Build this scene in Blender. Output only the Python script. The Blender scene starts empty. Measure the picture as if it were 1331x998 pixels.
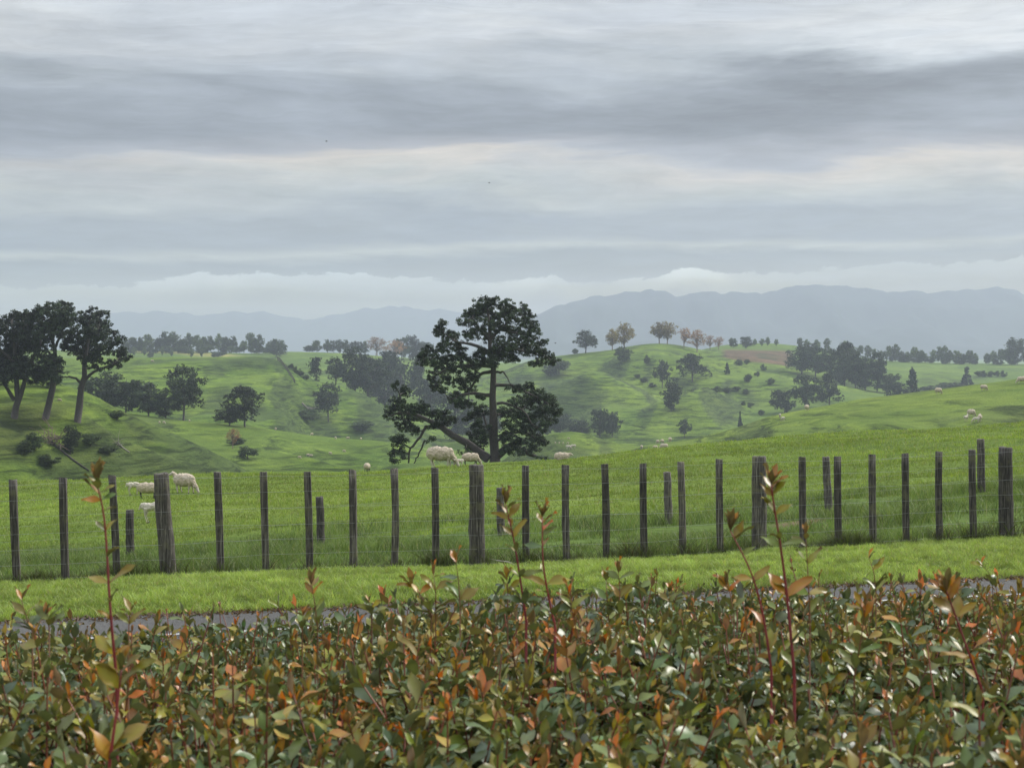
import bpy, bmesh, math, random
import numpy as np
from mathutils import Vector, Matrix

random.seed(7)
RNG = np.random.default_rng(11)
sc = bpy.context.scene
COL = sc.collection
R = math.radians

# ------------------------------------------------------------------ camera
W0, H0, F0, HOR = 1331.0, 998.0, 2200.0, 455.0      # photograph frame, focal length in its pixels, eye-level row
CX, CY = W0 / 2, H0 / 2
CAMZ = 2.45
PITCH = math.atan((CY - HOR) / F0)
cam_d = bpy.data.cameras.new('camera')
cam = bpy.data.objects.new('camera', cam_d)
COL.objects.link(cam)
cam_d.sensor_fit = 'HORIZONTAL'
cam_d.sensor_width = 36.0
cam_d.lens = 36.0 * F0 / W0
cam_d.clip_start = 0.05
cam_d.clip_end = 30000
cam.location = (0, 0, CAMZ)
cam.rotation_euler = (math.pi / 2 - PITCH, 0, 0)
cam_d.dof.use_dof = True
cam_d.dof.focus_distance = 32.0
cam_d.dof.aperture_fstop = 15.0
sc.camera = cam


def at(px, py, d):
    """point seen at photo pixel (px, py) at depth d along +Y"""
    t = math.tan(math.atan((CY - py) / F0) - PITCH)
    return Vector(((px - CX) / F0 * d, d, CAMZ + d * t))


def zrow(py, d):
    return CAMZ + np.asarray(d) * np.tan(np.arctan((CY - np.asarray(py)) / F0) - PITCH)


# ------------------------------------------------------------------ noise
_PERM = np.random.default_rng(5).random((512, 512))


def vnoise(x, y, seed=0):
    x = np.asarray(x, float) + seed * 37.3
    y = np.asarray(y, float) + seed * 91.7
    xi = np.floor(x).astype(int); yi = np.floor(y).astype(int)
    xf = x - xi; yf = y - yi
    u = xf * xf * xf * (xf * (xf * 6 - 15) + 10); v = yf * yf * yf * (yf * (yf * 6 - 15) + 10)
    p = lambda a, b: _PERM[a & 511, b & 511]
    a = p(xi, yi) * (1 - u) + p(xi + 1, yi) * u
    b = p(xi, yi + 1) * (1 - u) + p(xi + 1, yi + 1) * u
    return (a * (1 - v) + b * v) * 2 - 1


def fbm(x, y, seed=0, octv=4, gain=0.5):
    s = 0; a = 1.0; f = 1.0
    for k in range(octv):
        s = s + a * vnoise(np.asarray(x) * f, np.asarray(y) * f, seed + k)
        a *= gain; f *= 2.03
    return s


def sstep(a, b, x):
    t = np.clip((np.asarray(x, float) - a) / (b - a), 0, 1)
    return t * t * (3 - 2 * t)


# ------------------------------------------------------------------ terrain
def prof(pts, smooth=14):
    xs = np.arange(-700, 2100, 5.0)
    p = np.array(pts, float)
    y = np.interp(xs, p[:, 0], p[:, 1])
    k = np.exp(-0.5 * (np.arange(-60, 61) * 5.0 / smooth) ** 2); k /= k.sum()
    y2 = np.convolve(np.pad(y, 60, mode='edge'), k, mode='valid')
    return lambda q: np.interp(q, xs, y2)


FENCE_D = lambda X: 20.8 + 0.22 * np.asarray(X)
EDGE_D = lambda X: 16.47 + 0.30 * np.asarray(X)      # far edge of the road
fence_base = prof([(-300, 778), (0, 763), (213, 755), (400, 746), (620, 741), (836, 732), (987, 721), (1134, 714), (1308, 703), (1600, 686)])
row30 = prof([(-300, 755), (0, 737), (168, 727), (416, 712), (650, 698), (868, 680), (1076, 662), (1276, 640), (1600, 612)], 30)
row48 = prof([(-300, 712), (0, 694), (300, 674), (450, 664), (600, 655), (900, 630), (1331, 592), (1600, 570)], 30)
row75 = prof([(-300, 650), (0, 631), (120, 622), (260, 615), (330, 613), (450, 611), (560, 602), (650, 598), (740, 593), (850, 586),
              (991, 577), (1131, 566), (1331, 552), (1600, 535)], 20)
_pxs = np.arange(-700, 2100, 10.0)
_ds = np.arange(18.0, 260.0, 0.5)
_FG = np.zeros((len(_pxs), len(_ds)))
for i, q in enumerate(_pxs):
    df = 20.8 / (1 - 0.22 * (q - CX) / F0)
    st = [18.0, df, 30.5 + 1.5 * (q - CX) / 700, 48.0, 75.0, 132.0, 165.0, 260.0]
    y75 = float(row75(q))
    zz = [float(zrow(fence_base(q), df)) + 0.02, float(zrow(fence_base(q), df)), float(zrow(row30(q), st[2])), float(zrow(row48(q), 48.0)),
          float(zrow(y75, 75.0)), float(zrow(y75 + 9, 132.0)), float(zrow(y75 + 60, 165.0)), float(zrow(y75 + 160, 260.0))]
    _FG[i] = np.interp(_ds, st, zz)
_k = np.exp(-0.5 * (np.arange(-8, 9) * 0.5 / 1.6) ** 2); _k /= _k.sum()
for i in range(len(_pxs)):
    _FG[i] = np.convolve(np.pad(_FG[i], 8, mode='edge'), _k, mode='valid')


def fg_lookup(px, d):
    fx = np.clip((px - _pxs[0]) / 10.0, 0, len(_pxs) - 1.001); fd = np.clip((d - _ds[0]) / 0.5, 0, len(_ds) - 1.001)
    ix = fx.astype(int); idd = fd.astype(int); a = fx - ix; b = fd - idd
    return (_FG[ix, idd] * (1 - a) + _FG[ix + 1, idd] * a) * (1 - b) + (_FG[ix, idd + 1] * (1 - a) + _FG[ix + 1, idd + 1] * a) * b


# hills: crest rows in the photograph, the depth they stand at, slope of the near face
HILLS = [
    dict(D=215, s=0.24, sb=0.25, w=14, n=2.2, wl=22, pts=[(-500, 440), (-200, 470), (0, 490), (60, 496), (115, 514), (160, 538), (230, 568), (320, 612), (400, 690), (600, 800)]),
    dict(D=255, s=0.10, sb=0.20, w=25, n=1.5, wl=30, pts=[(600, 700), (700, 640), (830, 582), (900, 571), (960, 556), (1000, 541), (1050, 531), (1100, 521), (1180, 511), (1260, 500), (1331, 490), (1600, 465)]),
    dict(D=330, s=0.12, sb=0.30, w=20, n=2.0, wl=35, pts=[(-500, 545), (0, 530), (160, 535), (240, 547), (330, 555), (400, 566), (500, 573), (570, 590), (660, 640), (800, 720)]),
    dict(D=310, s=0.12, sb=0.25, w=15, n=0.5, wl=30, pts=[(500, 700), (640, 610), (680, 580), (710, 566), (744, 560), (772, 566), (795, 576), (850, 584), (950, 640), (1100, 720)]),
    dict(D=560, s=0.15, sb=0.22, w=30, n=4.2, wl=60, pts=[(-500, 470), (0, 468), (155, 464), (250, 463), (330, 463), (361, 466), (382, 480), (403, 494), (448, 503), (487, 519), (512, 546), (549, 566), (620, 640), (760, 720)]),
    dict(D=780, s=0.14, sb=0.2, w=40, n=6.0, wl=75, pts=[(400, 600), (560, 520), (640, 490), (690, 466), (727, 461), (795, 454), (828, 447), (856, 444), (884, 447), (912, 453), (940, 461), (1000, 473), (1047, 485), (1083, 495), (1111, 508), (1150, 512), (1200, 530), (1400, 600)]),
    dict(D=640, s=0.15, sb=0.2, w=18, n=4.0, wl=60, pts=[(560, 640), (640, 560), (700, 515), (745, 492), (778, 480), (800, 490), (840, 513), (900, 535), (960, 556), (1050, 600), (1200, 660)]),
    dict(D=660, s=0.16, sb=0.2, w=25, n=4.5, wl=55, pts=[(780, 620), (850, 540), (900, 505), (960, 500), (1010, 505), (1060, 515), (1100, 525), (1150, 530), (1220, 545), (1400, 600)]),
    dict(D=1000, s=0.06, sb=0.03, w=60, n=2.0, wl=120, pts=[(-500, 456), (0, 455), (160, 456), (250, 457), (330, 460), (370, 457), (450, 459), (520, 465), (600, 470), (700, 474), (900, 490)]),
    dict(D=1010, s=0.07, sb=0.03, w=60, n=2.0, wl=120, pts=[(700, 500), (880, 462), (940, 448), (1000, 446), (1060, 452), (1100, 462), (1150, 470), (1250, 474), (1331, 475), (1700, 475)]),
    dict(D=820, s=0.06, sb=0.08, w=50, n=2.0, wl=100, pts=[(950, 520), (1030, 495), (1100, 486), (1180, 487), (1250, 494), (1331, 490), (1700, 485)]),
]
for h in HILLS:
    h['f'] = prof(h['pts'], 12)


def verge_z(X, Y):
    """road, verge, and the raised bank the hedge and the viewer stand on"""
    de = EDGE_D(X); df = FENCE_D(X)
    px = CX + F0 * X / np.maximum(df, 5)
    zf = zrow(fence_base(px), df)
    t = np.clip((Y - de) / (df - de), 0, 1)
    z = zf * t + 0.05 * np.sin(np.pi * t)
    z = np.where(Y < de + 0.25, 0.0 + 0.0 * z, z + 0.05 * sstep(0.25, 0.6, Y - de))
    bank = 0.8 * (1 - sstep(6.4, 8.6, Y))
    return np.where(Y < 9, bank, z)


def terrain(X, Y):
    X = np.asarray(X, float); Y = np.asarray(Y, float)
    d = np.maximum(Y, 1.0)
    px = CX + F0 * X / np.maximum(d, 18.0)
    fg = fg_lookup(px, np.clip(d, 18, 259)) + 0.05 * fbm(X * 0.35, Y * 0.35, 3, 3) * sstep(21, 24, d) + 0.22 * fbm(X * 0.085, Y * 0.085, 4, 3) * sstep(26, 38, d)
    near = verge_z(X, Y)
    m = sstep(-0.6, 0.9, Y - FENCE_D(X))
    zfg = near * (1 - m) + fg * m
    floor = np.interp(d, [0, 100, 170, 300, 500, 800, 980, 1150, 2500, 9000], [-20, -26, -38, -46, -50, -50, -20, -17, -17, -17])
    kk = np.clip(d * 0.006, 0.05, 4.0)
    zs = [np.where(d < 259, zfg, -90.0), floor]
    for i, h in enumerate(HILLS):
        zc = zrow(h['f'](px), h['D'])
        t = d - h['D']
        sl = np.where(t < 0, h['s'], h['sb'])
        # gullies run down the face, so the noise is stretched along depth
        rid = 1 - np.abs(fbm(X / h['wl'], Y / (h['wl'] * 2.6), 20 + i, 3))
        nz = fbm(X / (h['wl'] * 0.6), Y / (h['wl'] * 0.9), 40 + i, 3)
        away = sstep(4, h['w'] * 2.2, np.abs(t))
        z = zc - sl * (np.sqrt(t * t + h['w'] ** 2) - h['w']) + h['n'] * ((rid - 0.75) * 2.6 * away + 0.75 * nz * (0.15 + away))
        z = np.where(d < 85, -90.0, z)
        zs.append(z)
    Z = np.stack(zs)
    mx = Z.max(0)
    far = mx + kk * np.log(np.exp((Z - mx) / kk).sum(0)) - 0.0
    far = np.where(d < 86, zfg, far)
    return far


_tc = {}


def zt(x, y):
    return float(terrain(np.array([x]), np.array([y]))[0])


def hit(px, py, lo, hi):
    """where the line of sight through (px,py) meets the ground between depths lo and hi (else the nearest approach)"""
    d = np.linspace(lo, hi, 260)
    X = (px - CX) / F0 * d
    ray = zrow(py, d)
    g = terrain(X, d) - ray
    k = np.where(g >= 0)[0]
    i = int(k[0]) if len(k) else int(np.argmax(g))
    return Vector((X[i], d[i], float(terrain(X[i:i + 1], d[i:i + 1])[0])))


# ------------------------------------------------------------------ mesh helpers
def mesh_np(name, V, F, mat=None, col=None, smooth=False, parent=None):
    V = np.ascontiguousarray(V, dtype=np.float32); F = np.ascontiguousarray(F, dtype=np.int32)
    me = bpy.data.meshes.new(name)
    n, k = F.shape
    me.vertices.add(len(V)); me.vertices.foreach_set('co', V.ravel())
    me.loops.add(n * k); me.loops.foreach_set('vertex_index', F.ravel())
    me.polygons.add(n); me.polygons.foreach_set('loop_start', np.arange(0, n * k, k, dtype=np.int32))
    if smooth:
        me.polygons.foreach_set('use_smooth', np.ones(n, dtype=bool))
    me.update(calc_edges=True)
    if col is not None:
        a = me.attributes.new('Col', 'FLOAT_COLOR', 'POINT')
        c = np.ones((len(V), 4), dtype=np.float32); c[:, :3] = col
        a.data.foreach_set('color', c.ravel())
    if mat is not None:
        me.materials.append(mat)
    return me


def obj(name, me, parent=None, loc=None):
    o = bpy.data.objects.new(name, me)
    COL.objects.link(o)
    if parent is not None:
        o.parent = parent
    if loc is not None:
        o.location = loc
    return o


def tag(o, label=None, cat=None, group=None, kind=None):
    if label: o['label'] = label
    if cat: o['category'] = cat
    if group: o['group'] = group
    if kind: o['kind'] = kind
    return o


def empty(name, loc, rz=0.0):
    o = obj(name, None, loc=loc)
    o.rotation_euler = (0, 0, rz)
    o.empty_display_size = 0.3
    return o


class MB:
    """collects tubes / grids with quads only"""
    def __init__(s):
        s.V = []; s.F = []; s.C = []; s.n = 0

    def add(s, V, F, c=None):
        V = np.asarray(V, float)
        s.V.append(V); s.F.append(np.asarray(F, int) + s.n); s.n += len(V)
        s.C.append(np.tile(np.array(c if c is not None else (1, 1, 1), float), (len(V), 1)) if np.ndim(c) < 2 else np.asarray(c, float))

    def tube(s, pts, rad, seg=7, c=None, rough=0.0, rg=None, cap=True):
        P = np.array([tuple(p) for p in pts], float); n = len(P)
        T = np.gradient(P, axis=0); T /= np.linalg.norm(T, axis=1)[:, None] + 1e-9
        up = np.array([0, 1.0, 0.1]) if abs(T[0][1]) < 0.8 else np.array([1.0, 0, 0])
        V = []
        for i in range(n):
            a = np.cross(T[i], up); a /= np.linalg.norm(a) + 1e-9
            b = np.cross(a, T[i])
            for k in range(seg):
                th = 2 * math.pi * k / seg
                r = rad[i] * (1 + (rough * (rg or RNG).normal() if rough else 0))
                V.append(P[i] + r * (math.cos(th) * a + math.sin(th) * b))
        F = []
        for i in range(n - 1):
            for k in range(seg):
                F.append((i * seg + k, i * seg + (k + 1) % seg, (i + 1) * seg + (k + 1) % seg, (i + 1) * seg + k))
        if cap:
            for i in (0, n - 1):
                V.append(P[i]); cidx = len(V) - 1
                for k in range(seg):
                    F.append((cidx, i * seg + k, i * seg + (k + 1) % seg, cidx) if False else (i * seg + k, i * seg + (k + 1) % seg, cidx, cidx))
        F = [f for f in F if f[2] != f[3]] if not cap else F
        s.add(V, F, c)

    def build(s, name, mat, parent=None, smooth=True, loc=None):
        V = np.concatenate(s.V); C = np.concatenate(s.C)
        bm_faces = np.concatenate(s.F)
        quads = bm_faces[bm_faces[:, 2] != bm_faces[:, 3]]
        tris = bm_faces[bm_faces[:, 2] == bm_faces[:, 3]][:, :3]
        me = bpy.data.meshes.new(name)
        me.vertices.add(len(V)); me.vertices.foreach_set('co', V.astype(np.float32).ravel())
        loops = np.concatenate([quads.ravel(), tris.ravel()]).astype(np.int32)
        me.loops.add(len(loops)); me.loops.foreach_set('vertex_index', loops)
        npoly = len(quads) + len(tris)
        me.polygons.add(npoly)
        st = np.concatenate([np.arange(len(quads)) * 4, len(quads) * 4 + np.arange(len(tris)) * 3]).astype(np.int32)
        me.polygons.foreach_set('loop_start', st)
        if smooth:
            sm = np.ones(npoly, bool); sm[len(quads):] = False
            me.polygons.foreach_set('use_smooth', sm)
        me.update(calc_edges=True)
        a = me.attributes.new('Col', 'FLOAT_COLOR', 'POINT')
        c4 = np.ones((len(V), 4), np.float32); c4[:, :3] = C
        a.data.foreach_set('color', c4.ravel())
        me.materials.append(mat)
        return obj(name, me, parent, loc)


# ------------------------------------------------------------------ materials
class NT:
    def __init__(s, tree):
        s.t = tree; s.n = tree.nodes; s.l = tree.links

    def node(s, ty, **kw):
        nd = s.n.new(ty)
        for k, v in kw.items():
            setattr(nd, k, v)
        return nd

    def put(s, sock, v):
        if hasattr(v, 'is_linked') or isinstance(v, bpy.types.NodeSocket):
            s.l.new(v, sock)
        else:
            if hasattr(sock.default_value, '__len__') and not hasattr(v, '__len__'):
                v = (v,) * len(sock.default_value)
            if hasattr(v, '__len__') and len(v) == 3 and len(sock.default_value) == 4:
                v = (*v, 1.0)
            sock.default_value = v

    def m(s, op, a, b=0.0, c=None, clamp=False):
        nd = s.node('ShaderNodeMath', operation=op, use_clamp=clamp)
        s.put(nd.inputs[0], a); s.put(nd.inputs[1], b)
        if c is not None: s.put(nd.inputs[2], c)
        return nd.outputs[0]

    def noise(s, vec, scale, detail=4, rough=0.55, dist=0.0):
        nd = s.node('ShaderNodeTexNoise')
        if vec is not None: s.l.new(vec, nd.inputs['Vector'])
        nd.inputs['Scale'].default_value = scale; nd.inputs['Detail'].default_value = detail
        nd.inputs['Roughness'].default_value = rough; nd.inputs['Distortion'].default_value = dist
        return nd.outputs['Fac']

    def ramp(s, fac, stops, interp='LINEAR'):
        nd = s.node('ShaderNodeValToRGB')
        cr = nd.color_ramp; cr.interpolation = interp
        while len(cr.elements) > 1: cr.elements.remove(cr.elements[-1])
        cr.elements[0].position = stops[0][0]
        c = stops[0][1]; cr.elements[0].color = (*c, 1) if hasattr(c, '__len__') else (c, c, c, 1)
        for p, c in stops[1:]:
            e = cr.elements.new(p); e.color = (*c, 1) if hasattr(c, '__len__') else (c, c, c, 1)
        s.l.new(fac, nd.inputs[0])
        return nd.outputs['Color']

    def mix(s, fac, a, b, blend='MIX'):
        nd = s.node('ShaderNodeMix', data_type='RGBA', blend_type=blend)
        s.put(nd.inputs[0], fac); s.put(nd.inputs[6], a); s.put(nd.inputs[7], b)
        return nd.outputs[2]

    def comb(s, x, y, z):
        nd = s.node('ShaderNodeCombineXYZ')
        s.put(nd.inputs[0], x); s.put(nd.inputs[1], y); s.put(nd.inputs[2], z)
        return nd.outputs[0]

    def sepxyz(s, v):
        nd = s.node('ShaderNodeSeparateXYZ'); s.l.new(v, nd.inputs[0])
        return nd.outputs

    def mapr(s, v, a, b, c=0.0, d=1.0, smooth=True):
        nd = s.node('ShaderNodeMapRange')
        nd.interpolation_type = 'SMOOTHSTEP' if smooth else 'LINEAR'
        s.put(nd.inputs[0], v)
        for i, q in enumerate((a, b, c, d)): s.put(nd.inputs[1 + i], q)
        return nd.outputs[0]


def new_mat(name):
    m = bpy.data.materials.new(name); m.use_nodes = True
    nt = NT(m.node_tree)
    b = m.node_tree.nodes['Principled BSDF']
    out = m.node_tree.nodes['Material Output']
    return m, nt, b, out


def coords(nt, kind='Object'):
    return nt.node('ShaderNodeTexCoord').outputs[kind]


def attr_col(nt):
    nd = nt.node('ShaderNodeAttribute'); nd.attribute_name = 'Col'
    return nd.outputs['Color']


def mat_leaf(name, rough=0.5, spec=0.4, trans=0.25, var=0.25, under=None, coat=0.0, tone=0.0):
    """foliage: its own colour is an attribute, some light passes through"""
    m, nt, b, out = new_mat(name)
    c = attr_col(nt)
    n = nt.noise(coords(nt), 9.0, 2)
    c = nt.mix(1.0, c, nt.ramp(n, [(0.3, 1 - var), (0.7, 1 + var)]), 'MULTIPLY')
    if tone:
        k = nt.m('MULTIPLY_ADD', nt.node('ShaderNodeObjectInfo').outputs['Random'], tone, 1 - tone * 0.4)
        c = nt.mix(1.0, c, nt.comb(k, k, nt.m('MULTIPLY', k, 0.97)), 'MULTIPLY')
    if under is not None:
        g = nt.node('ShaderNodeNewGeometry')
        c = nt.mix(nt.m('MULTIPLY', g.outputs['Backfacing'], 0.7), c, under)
    nt.put(b.inputs['Base Color'], c)
    b.inputs['Roughness'].default_value = rough
    b.inputs['Specular IOR Level'].default_value = spec
    b.inputs['Coat Weight'].default_value = coat
    b.inputs['Coat Roughness'].default_value = 0.25
    if trans > 0:
        t = nt.node('ShaderNodeBsdfTranslucent')
        nt.put(t.inputs['Color'], nt.mix(1.0, c, (1.25, 1.2, 0.6), 'MULTIPLY'))
        mx = nt.node('ShaderNodeMixShader'); mx.inputs[0].default_value = trans
        nt.l.new(b.outputs[0], mx.inputs[1]); nt.l.new(t.outputs[0], mx.inputs[2])
        nt.l.new(mx.outputs[0], out.inputs['Surface'])
    return m


def mat_bark(name, c0, c1, scale=6.0):
    m, nt, b, out = new_mat(name)
    co = nt.sepxyz(coords(nt))
    v = nt.comb(nt.m('MULTIPLY', co[0], 4), nt.m('MULTIPLY', co[1], 4), co[2])
    n = nt.noise(v, scale, 5, 0.65)
    nt.put(b.inputs['Base Color'], nt.ramp(n, [(0.3, c0), (0.7, c1)]))
    b.inputs['Roughness'].default_value = 0.9
    bp = nt.node('ShaderNodeBump'); bp.inputs['Strength'].default_value = 0.6; bp.inputs['Distance'].default_value = 0.03
    nt.l.new(n, bp.inputs['Height']); nt.l.new(bp.outputs[0], b.inputs['Normal'])
    return m


# grass-covered ground -------------------------------------------------
def mat_ground():
    m, nt, b, out = new_mat('grass_ground')
    geo = nt.node('ShaderNodeNewGeometry')
    pos = geo.outputs['Position']
    c = attr_col(nt)
    big = nt.noise(pos, 0.035, 5, 0.6, 0.4)
    mid = nt.noise(pos, 0.35, 5, 0.65, 0.3)
    fine = nt.noise(pos, 4.0, 4, 0.7)
    c = nt.mix(1.0, c, nt.ramp(big, [(0.3, (0.66, 0.74, 0.64)), (0.7, (1.30, 1.20, 1.2))]), 'MULTIPLY')
    c = nt.mix(1.0, c, nt.ramp(mid, [(0.3, (0.78, 0.82, 0.75)), (0.72, (1.18, 1.12, 1.05))]), 'MULTIPLY')
    c = nt.mix(1.0, c, nt.ramp(fine, [(0.3, 0.7), (0.7, 1.25)]), 'MULTIPLY')
    # stock tracks that follow the contour of steep faces
    p = nt.sepxyz(pos)
    tr = nt.noise(nt.comb(nt.m('MULTIPLY', p[0], 0.10), nt.m('MULTIPLY', p[1], 0.10), nt.m('MULTIPLY', p[2], 1.25)), 1.0, 5, 0.7, 0.8)
    nz = nt.sepxyz(geo.outputs['Normal'])[2]
    steep = nt.mapr(nz, 0.9988, 0.975)
    c = nt.mix(steep, c, nt.mix(1.0, c, nt.ramp(tr, [(0.40, (0.34, 0.38, 0.34)), (0.5, (0.95, 0.96, 0.95)), (0.64, (1.45, 1.36, 1.25))]), 'MULTIPLY'))
    nt.put(b.inputs['Base Color'], c)
    b.inputs['Roughness'].default_value = 0.9
    b.inputs['Specular IOR Level'].default_value = 0.1
    h = nt.m('ADD', nt.m('MULTIPLY', mid, 1.0), nt.m('ADD', nt.m('MULTIPLY', fine, 0.25), nt.m('MULTIPLY', nt.m('MULTIPLY', tr, steep), 1.2)))
    bp = nt.node('ShaderNodeBump'); bp.inputs['Strength'].default_value = 0.6; bp.inputs['Distance'].default_value = 0.9
    nt.l.new(h, bp.inputs['Height']); nt.l.new(bp.outputs[0], b.inputs['Normal'])
    return m


M = {}
M['ground'] = mat_ground()
M['pine'] = mat_leaf('pine_needles', 0.6, 0.25, 0.12, 0.3, tone=0.9)
M['leafy'] = mat_leaf('tree_leaves', 0.65, 0.25, 0.25, 0.25, tone=0.7)
M['grass'] = mat_leaf('grass_blades', 0.55, 0.3, 0.35, 0.15)
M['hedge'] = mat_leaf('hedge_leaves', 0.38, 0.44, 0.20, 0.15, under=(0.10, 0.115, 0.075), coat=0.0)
M['stem'] = mat_leaf('shoot_stem', 0.5, 0.4, 0.0, 0.2)
M['bark'] = mat_bark('pine_bark', (0.022, 0.019, 0.017), (0.095, 0.082, 0.072))
M['twig'] = mat_bark('bare_twig', (0.10, 0.075, 0.055), (0.22, 0.16, 0.12))
M['dead'] = mat_bark('dead_wood', (0.16, 0.14, 0.12), (0.42, 0.38, 0.33))


def mat_wood():
    m, nt, b, out = new_mat('weathered_post_wood')
    oi = nt.node('ShaderNodeObjectInfo').outputs['Random']
    co = nt.sepxyz(coords(nt))
    v = nt.comb(nt.m('ADD', nt.m('MULTIPLY', co[0], 55), nt.m('MULTIPLY', oi, 40)), nt.m('MULTIPLY', co[1], 55), nt.m('MULTIPLY', co[2], 3.0))
    n = nt.noise(v, 1.0, 5, 0.7)
    c = nt.ramp(n, [(0.32, (0.014, 0.012, 0.010)), (0.5, (0.060, 0.053, 0.044)), (0.68, (0.21, 0.19, 0.16))])
    blot = nt.noise(nt.comb(nt.m('ADD', co[0], nt.m('MULTIPLY', oi, 9)), co[1], co[2]), 7.0, 4, 0.65)
    c = nt.mix(nt.ramp(blot, [(0.52, 0.0), (0.66, 0.75)]), c, (0.12, 0.115, 0.06))      # moss and lichen
    tone = nt.m('MULTIPLY_ADD', oi, 0.7, 0.65)
    c = nt.mix(1.0, c, nt.comb(tone, tone, tone), 'MULTIPLY')
    nt.put(b.inputs['Base Color'], c)
    b.inputs['Roughness'].default_value = 0.88
    bp = nt.node('ShaderNodeBump'); bp.inputs['Strength'].default_value = 0.7; bp.inputs['Distance'].default_value = 0.01
    nt.l.new(n, bp.inputs['Height']); nt.l.new(bp.outputs[0], b.inputs['Normal'])
    return m


M['wood'] = mat_wood()
m, nt, b, out = new_mat('galvanised_wire')
nt.put(b.inputs['Base Color'], (0.30, 0.31, 0.30)); b.inputs['Metallic'].default_value = 0.3; b.inputs['Roughness'].default_value = 0.45
M['wire'] = m

m, nt, b, out = new_mat('asphalt')
pos = nt.node('ShaderNodeNewGeometry').outputs['Position']
n1 = nt.noise(pos, 60, 3, 0.8); n2 = nt.noise(pos, 0.9, 4, 0.6)
c = nt.ramp(n1, [(0.3, (0.040, 0.039, 0.037)), (0.55, (0.088, 0.086, 0.082)), (0.75, (0.20, 0.195, 0.185))])
c = nt.mix(1.0, c, nt.ramp(n2, [(0.3, 0.8), (0.7, 1.2)]), 'MULTIPLY')
nt.put(b.inputs['Base Color'], c); b.inputs['Roughness'].default_value = 0.9; b.inputs['Specular IOR Level'].default_value = 0.2
bp = nt.node('ShaderNodeBump'); bp.inputs['Strength'].default_value = 0.4; bp.inputs['Distance'].default_value = 0.01
nt.l.new(n1, bp.inputs['Height']); nt.l.new(bp.outputs[0], b.inputs['Normal'])
M['asphalt'] = m

m, nt, b, out = new_mat('road_paint')
pos = nt.node('ShaderNodeNewGeometry').outputs['Position']
n1 = nt.noise(pos, 30, 4, 0.7)
nt.put(b.inputs['Base Color'], nt.ramp(n1, [(0.38, (0.16, 0.16, 0.165)), (0.56, (0.50, 0.50, 0.49))])); b.inputs['Roughness'].default_value = 0.7
M['paint'] = m

m, nt, b, out = new_mat('wool')
c = attr_col(nt)
n1 = nt.noise(coords(nt), 22, 4, 0.7)
c = nt.mix(1.0, c, nt.ramp(n1, [(0.3, (0.78, 0.74, 0.68)), (0.65, (1.1, 1.1, 1.1))]), 'MULTIPLY')
nt.put(b.inputs['Base Color'], c); b.inputs['Roughness'].default_value = 0.95; b.inputs['Specular IOR Level'].default_value = 0.1
b.inputs['Sheen Weight'].default_value = 0.3
bp = nt.node('ShaderNodeBump'); bp.inputs['Strength'].default_value = 0.7; bp.inputs['Distance'].default_value = 0.02
nt.l.new(n1, bp.inputs['Height']); nt.l.new(bp.outputs[0], b.inputs['Normal'])
M['wool'] = m

m, nt, b, out = new_mat('mountain_bush')
pos = nt.node('ShaderNodeNewGeometry').outputs['Position']
n1 = nt.noise(pos, 0.004, 6, 0.65)
nt.put(b.inputs['Base Color'], nt.ramp(n1, [(0.3, (0.012, 0.02, 0.022)), (0.7, (0.04, 0.055, 0.05))])); b.inputs['Roughness'].default_value = 1.0
b.inputs['Specular IOR Level'].default_value = 0.05
M['mountain'] = m

m, nt, b, out = new_mat('dark_feather')
nt.put(b.inputs['Base Color'], nt.ramp(nt.noise(coords(nt), 20), [(0.3, (0.02, 0.02, 0.022)), (0.7, (0.05, 0.05, 0.055))]))
b.inputs['Roughness'].default_value = 0.7
M['bird'] = m

# ------------------------------------------------------------------ ground sheet
GREEN = np.array((0.122, 0.180, 0.028)); LUSH = np.array((0.075, 0.132, 0.024)); YEL = np.array((0.26, 0.235, 0.085))
PLOUGH = np.array((0.135, 0.082, 0.060)); SCRUB = np.array((0.040, 0.060, 0.026)); DIRT = np.array((0.17, 0.115, 0.085))


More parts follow.
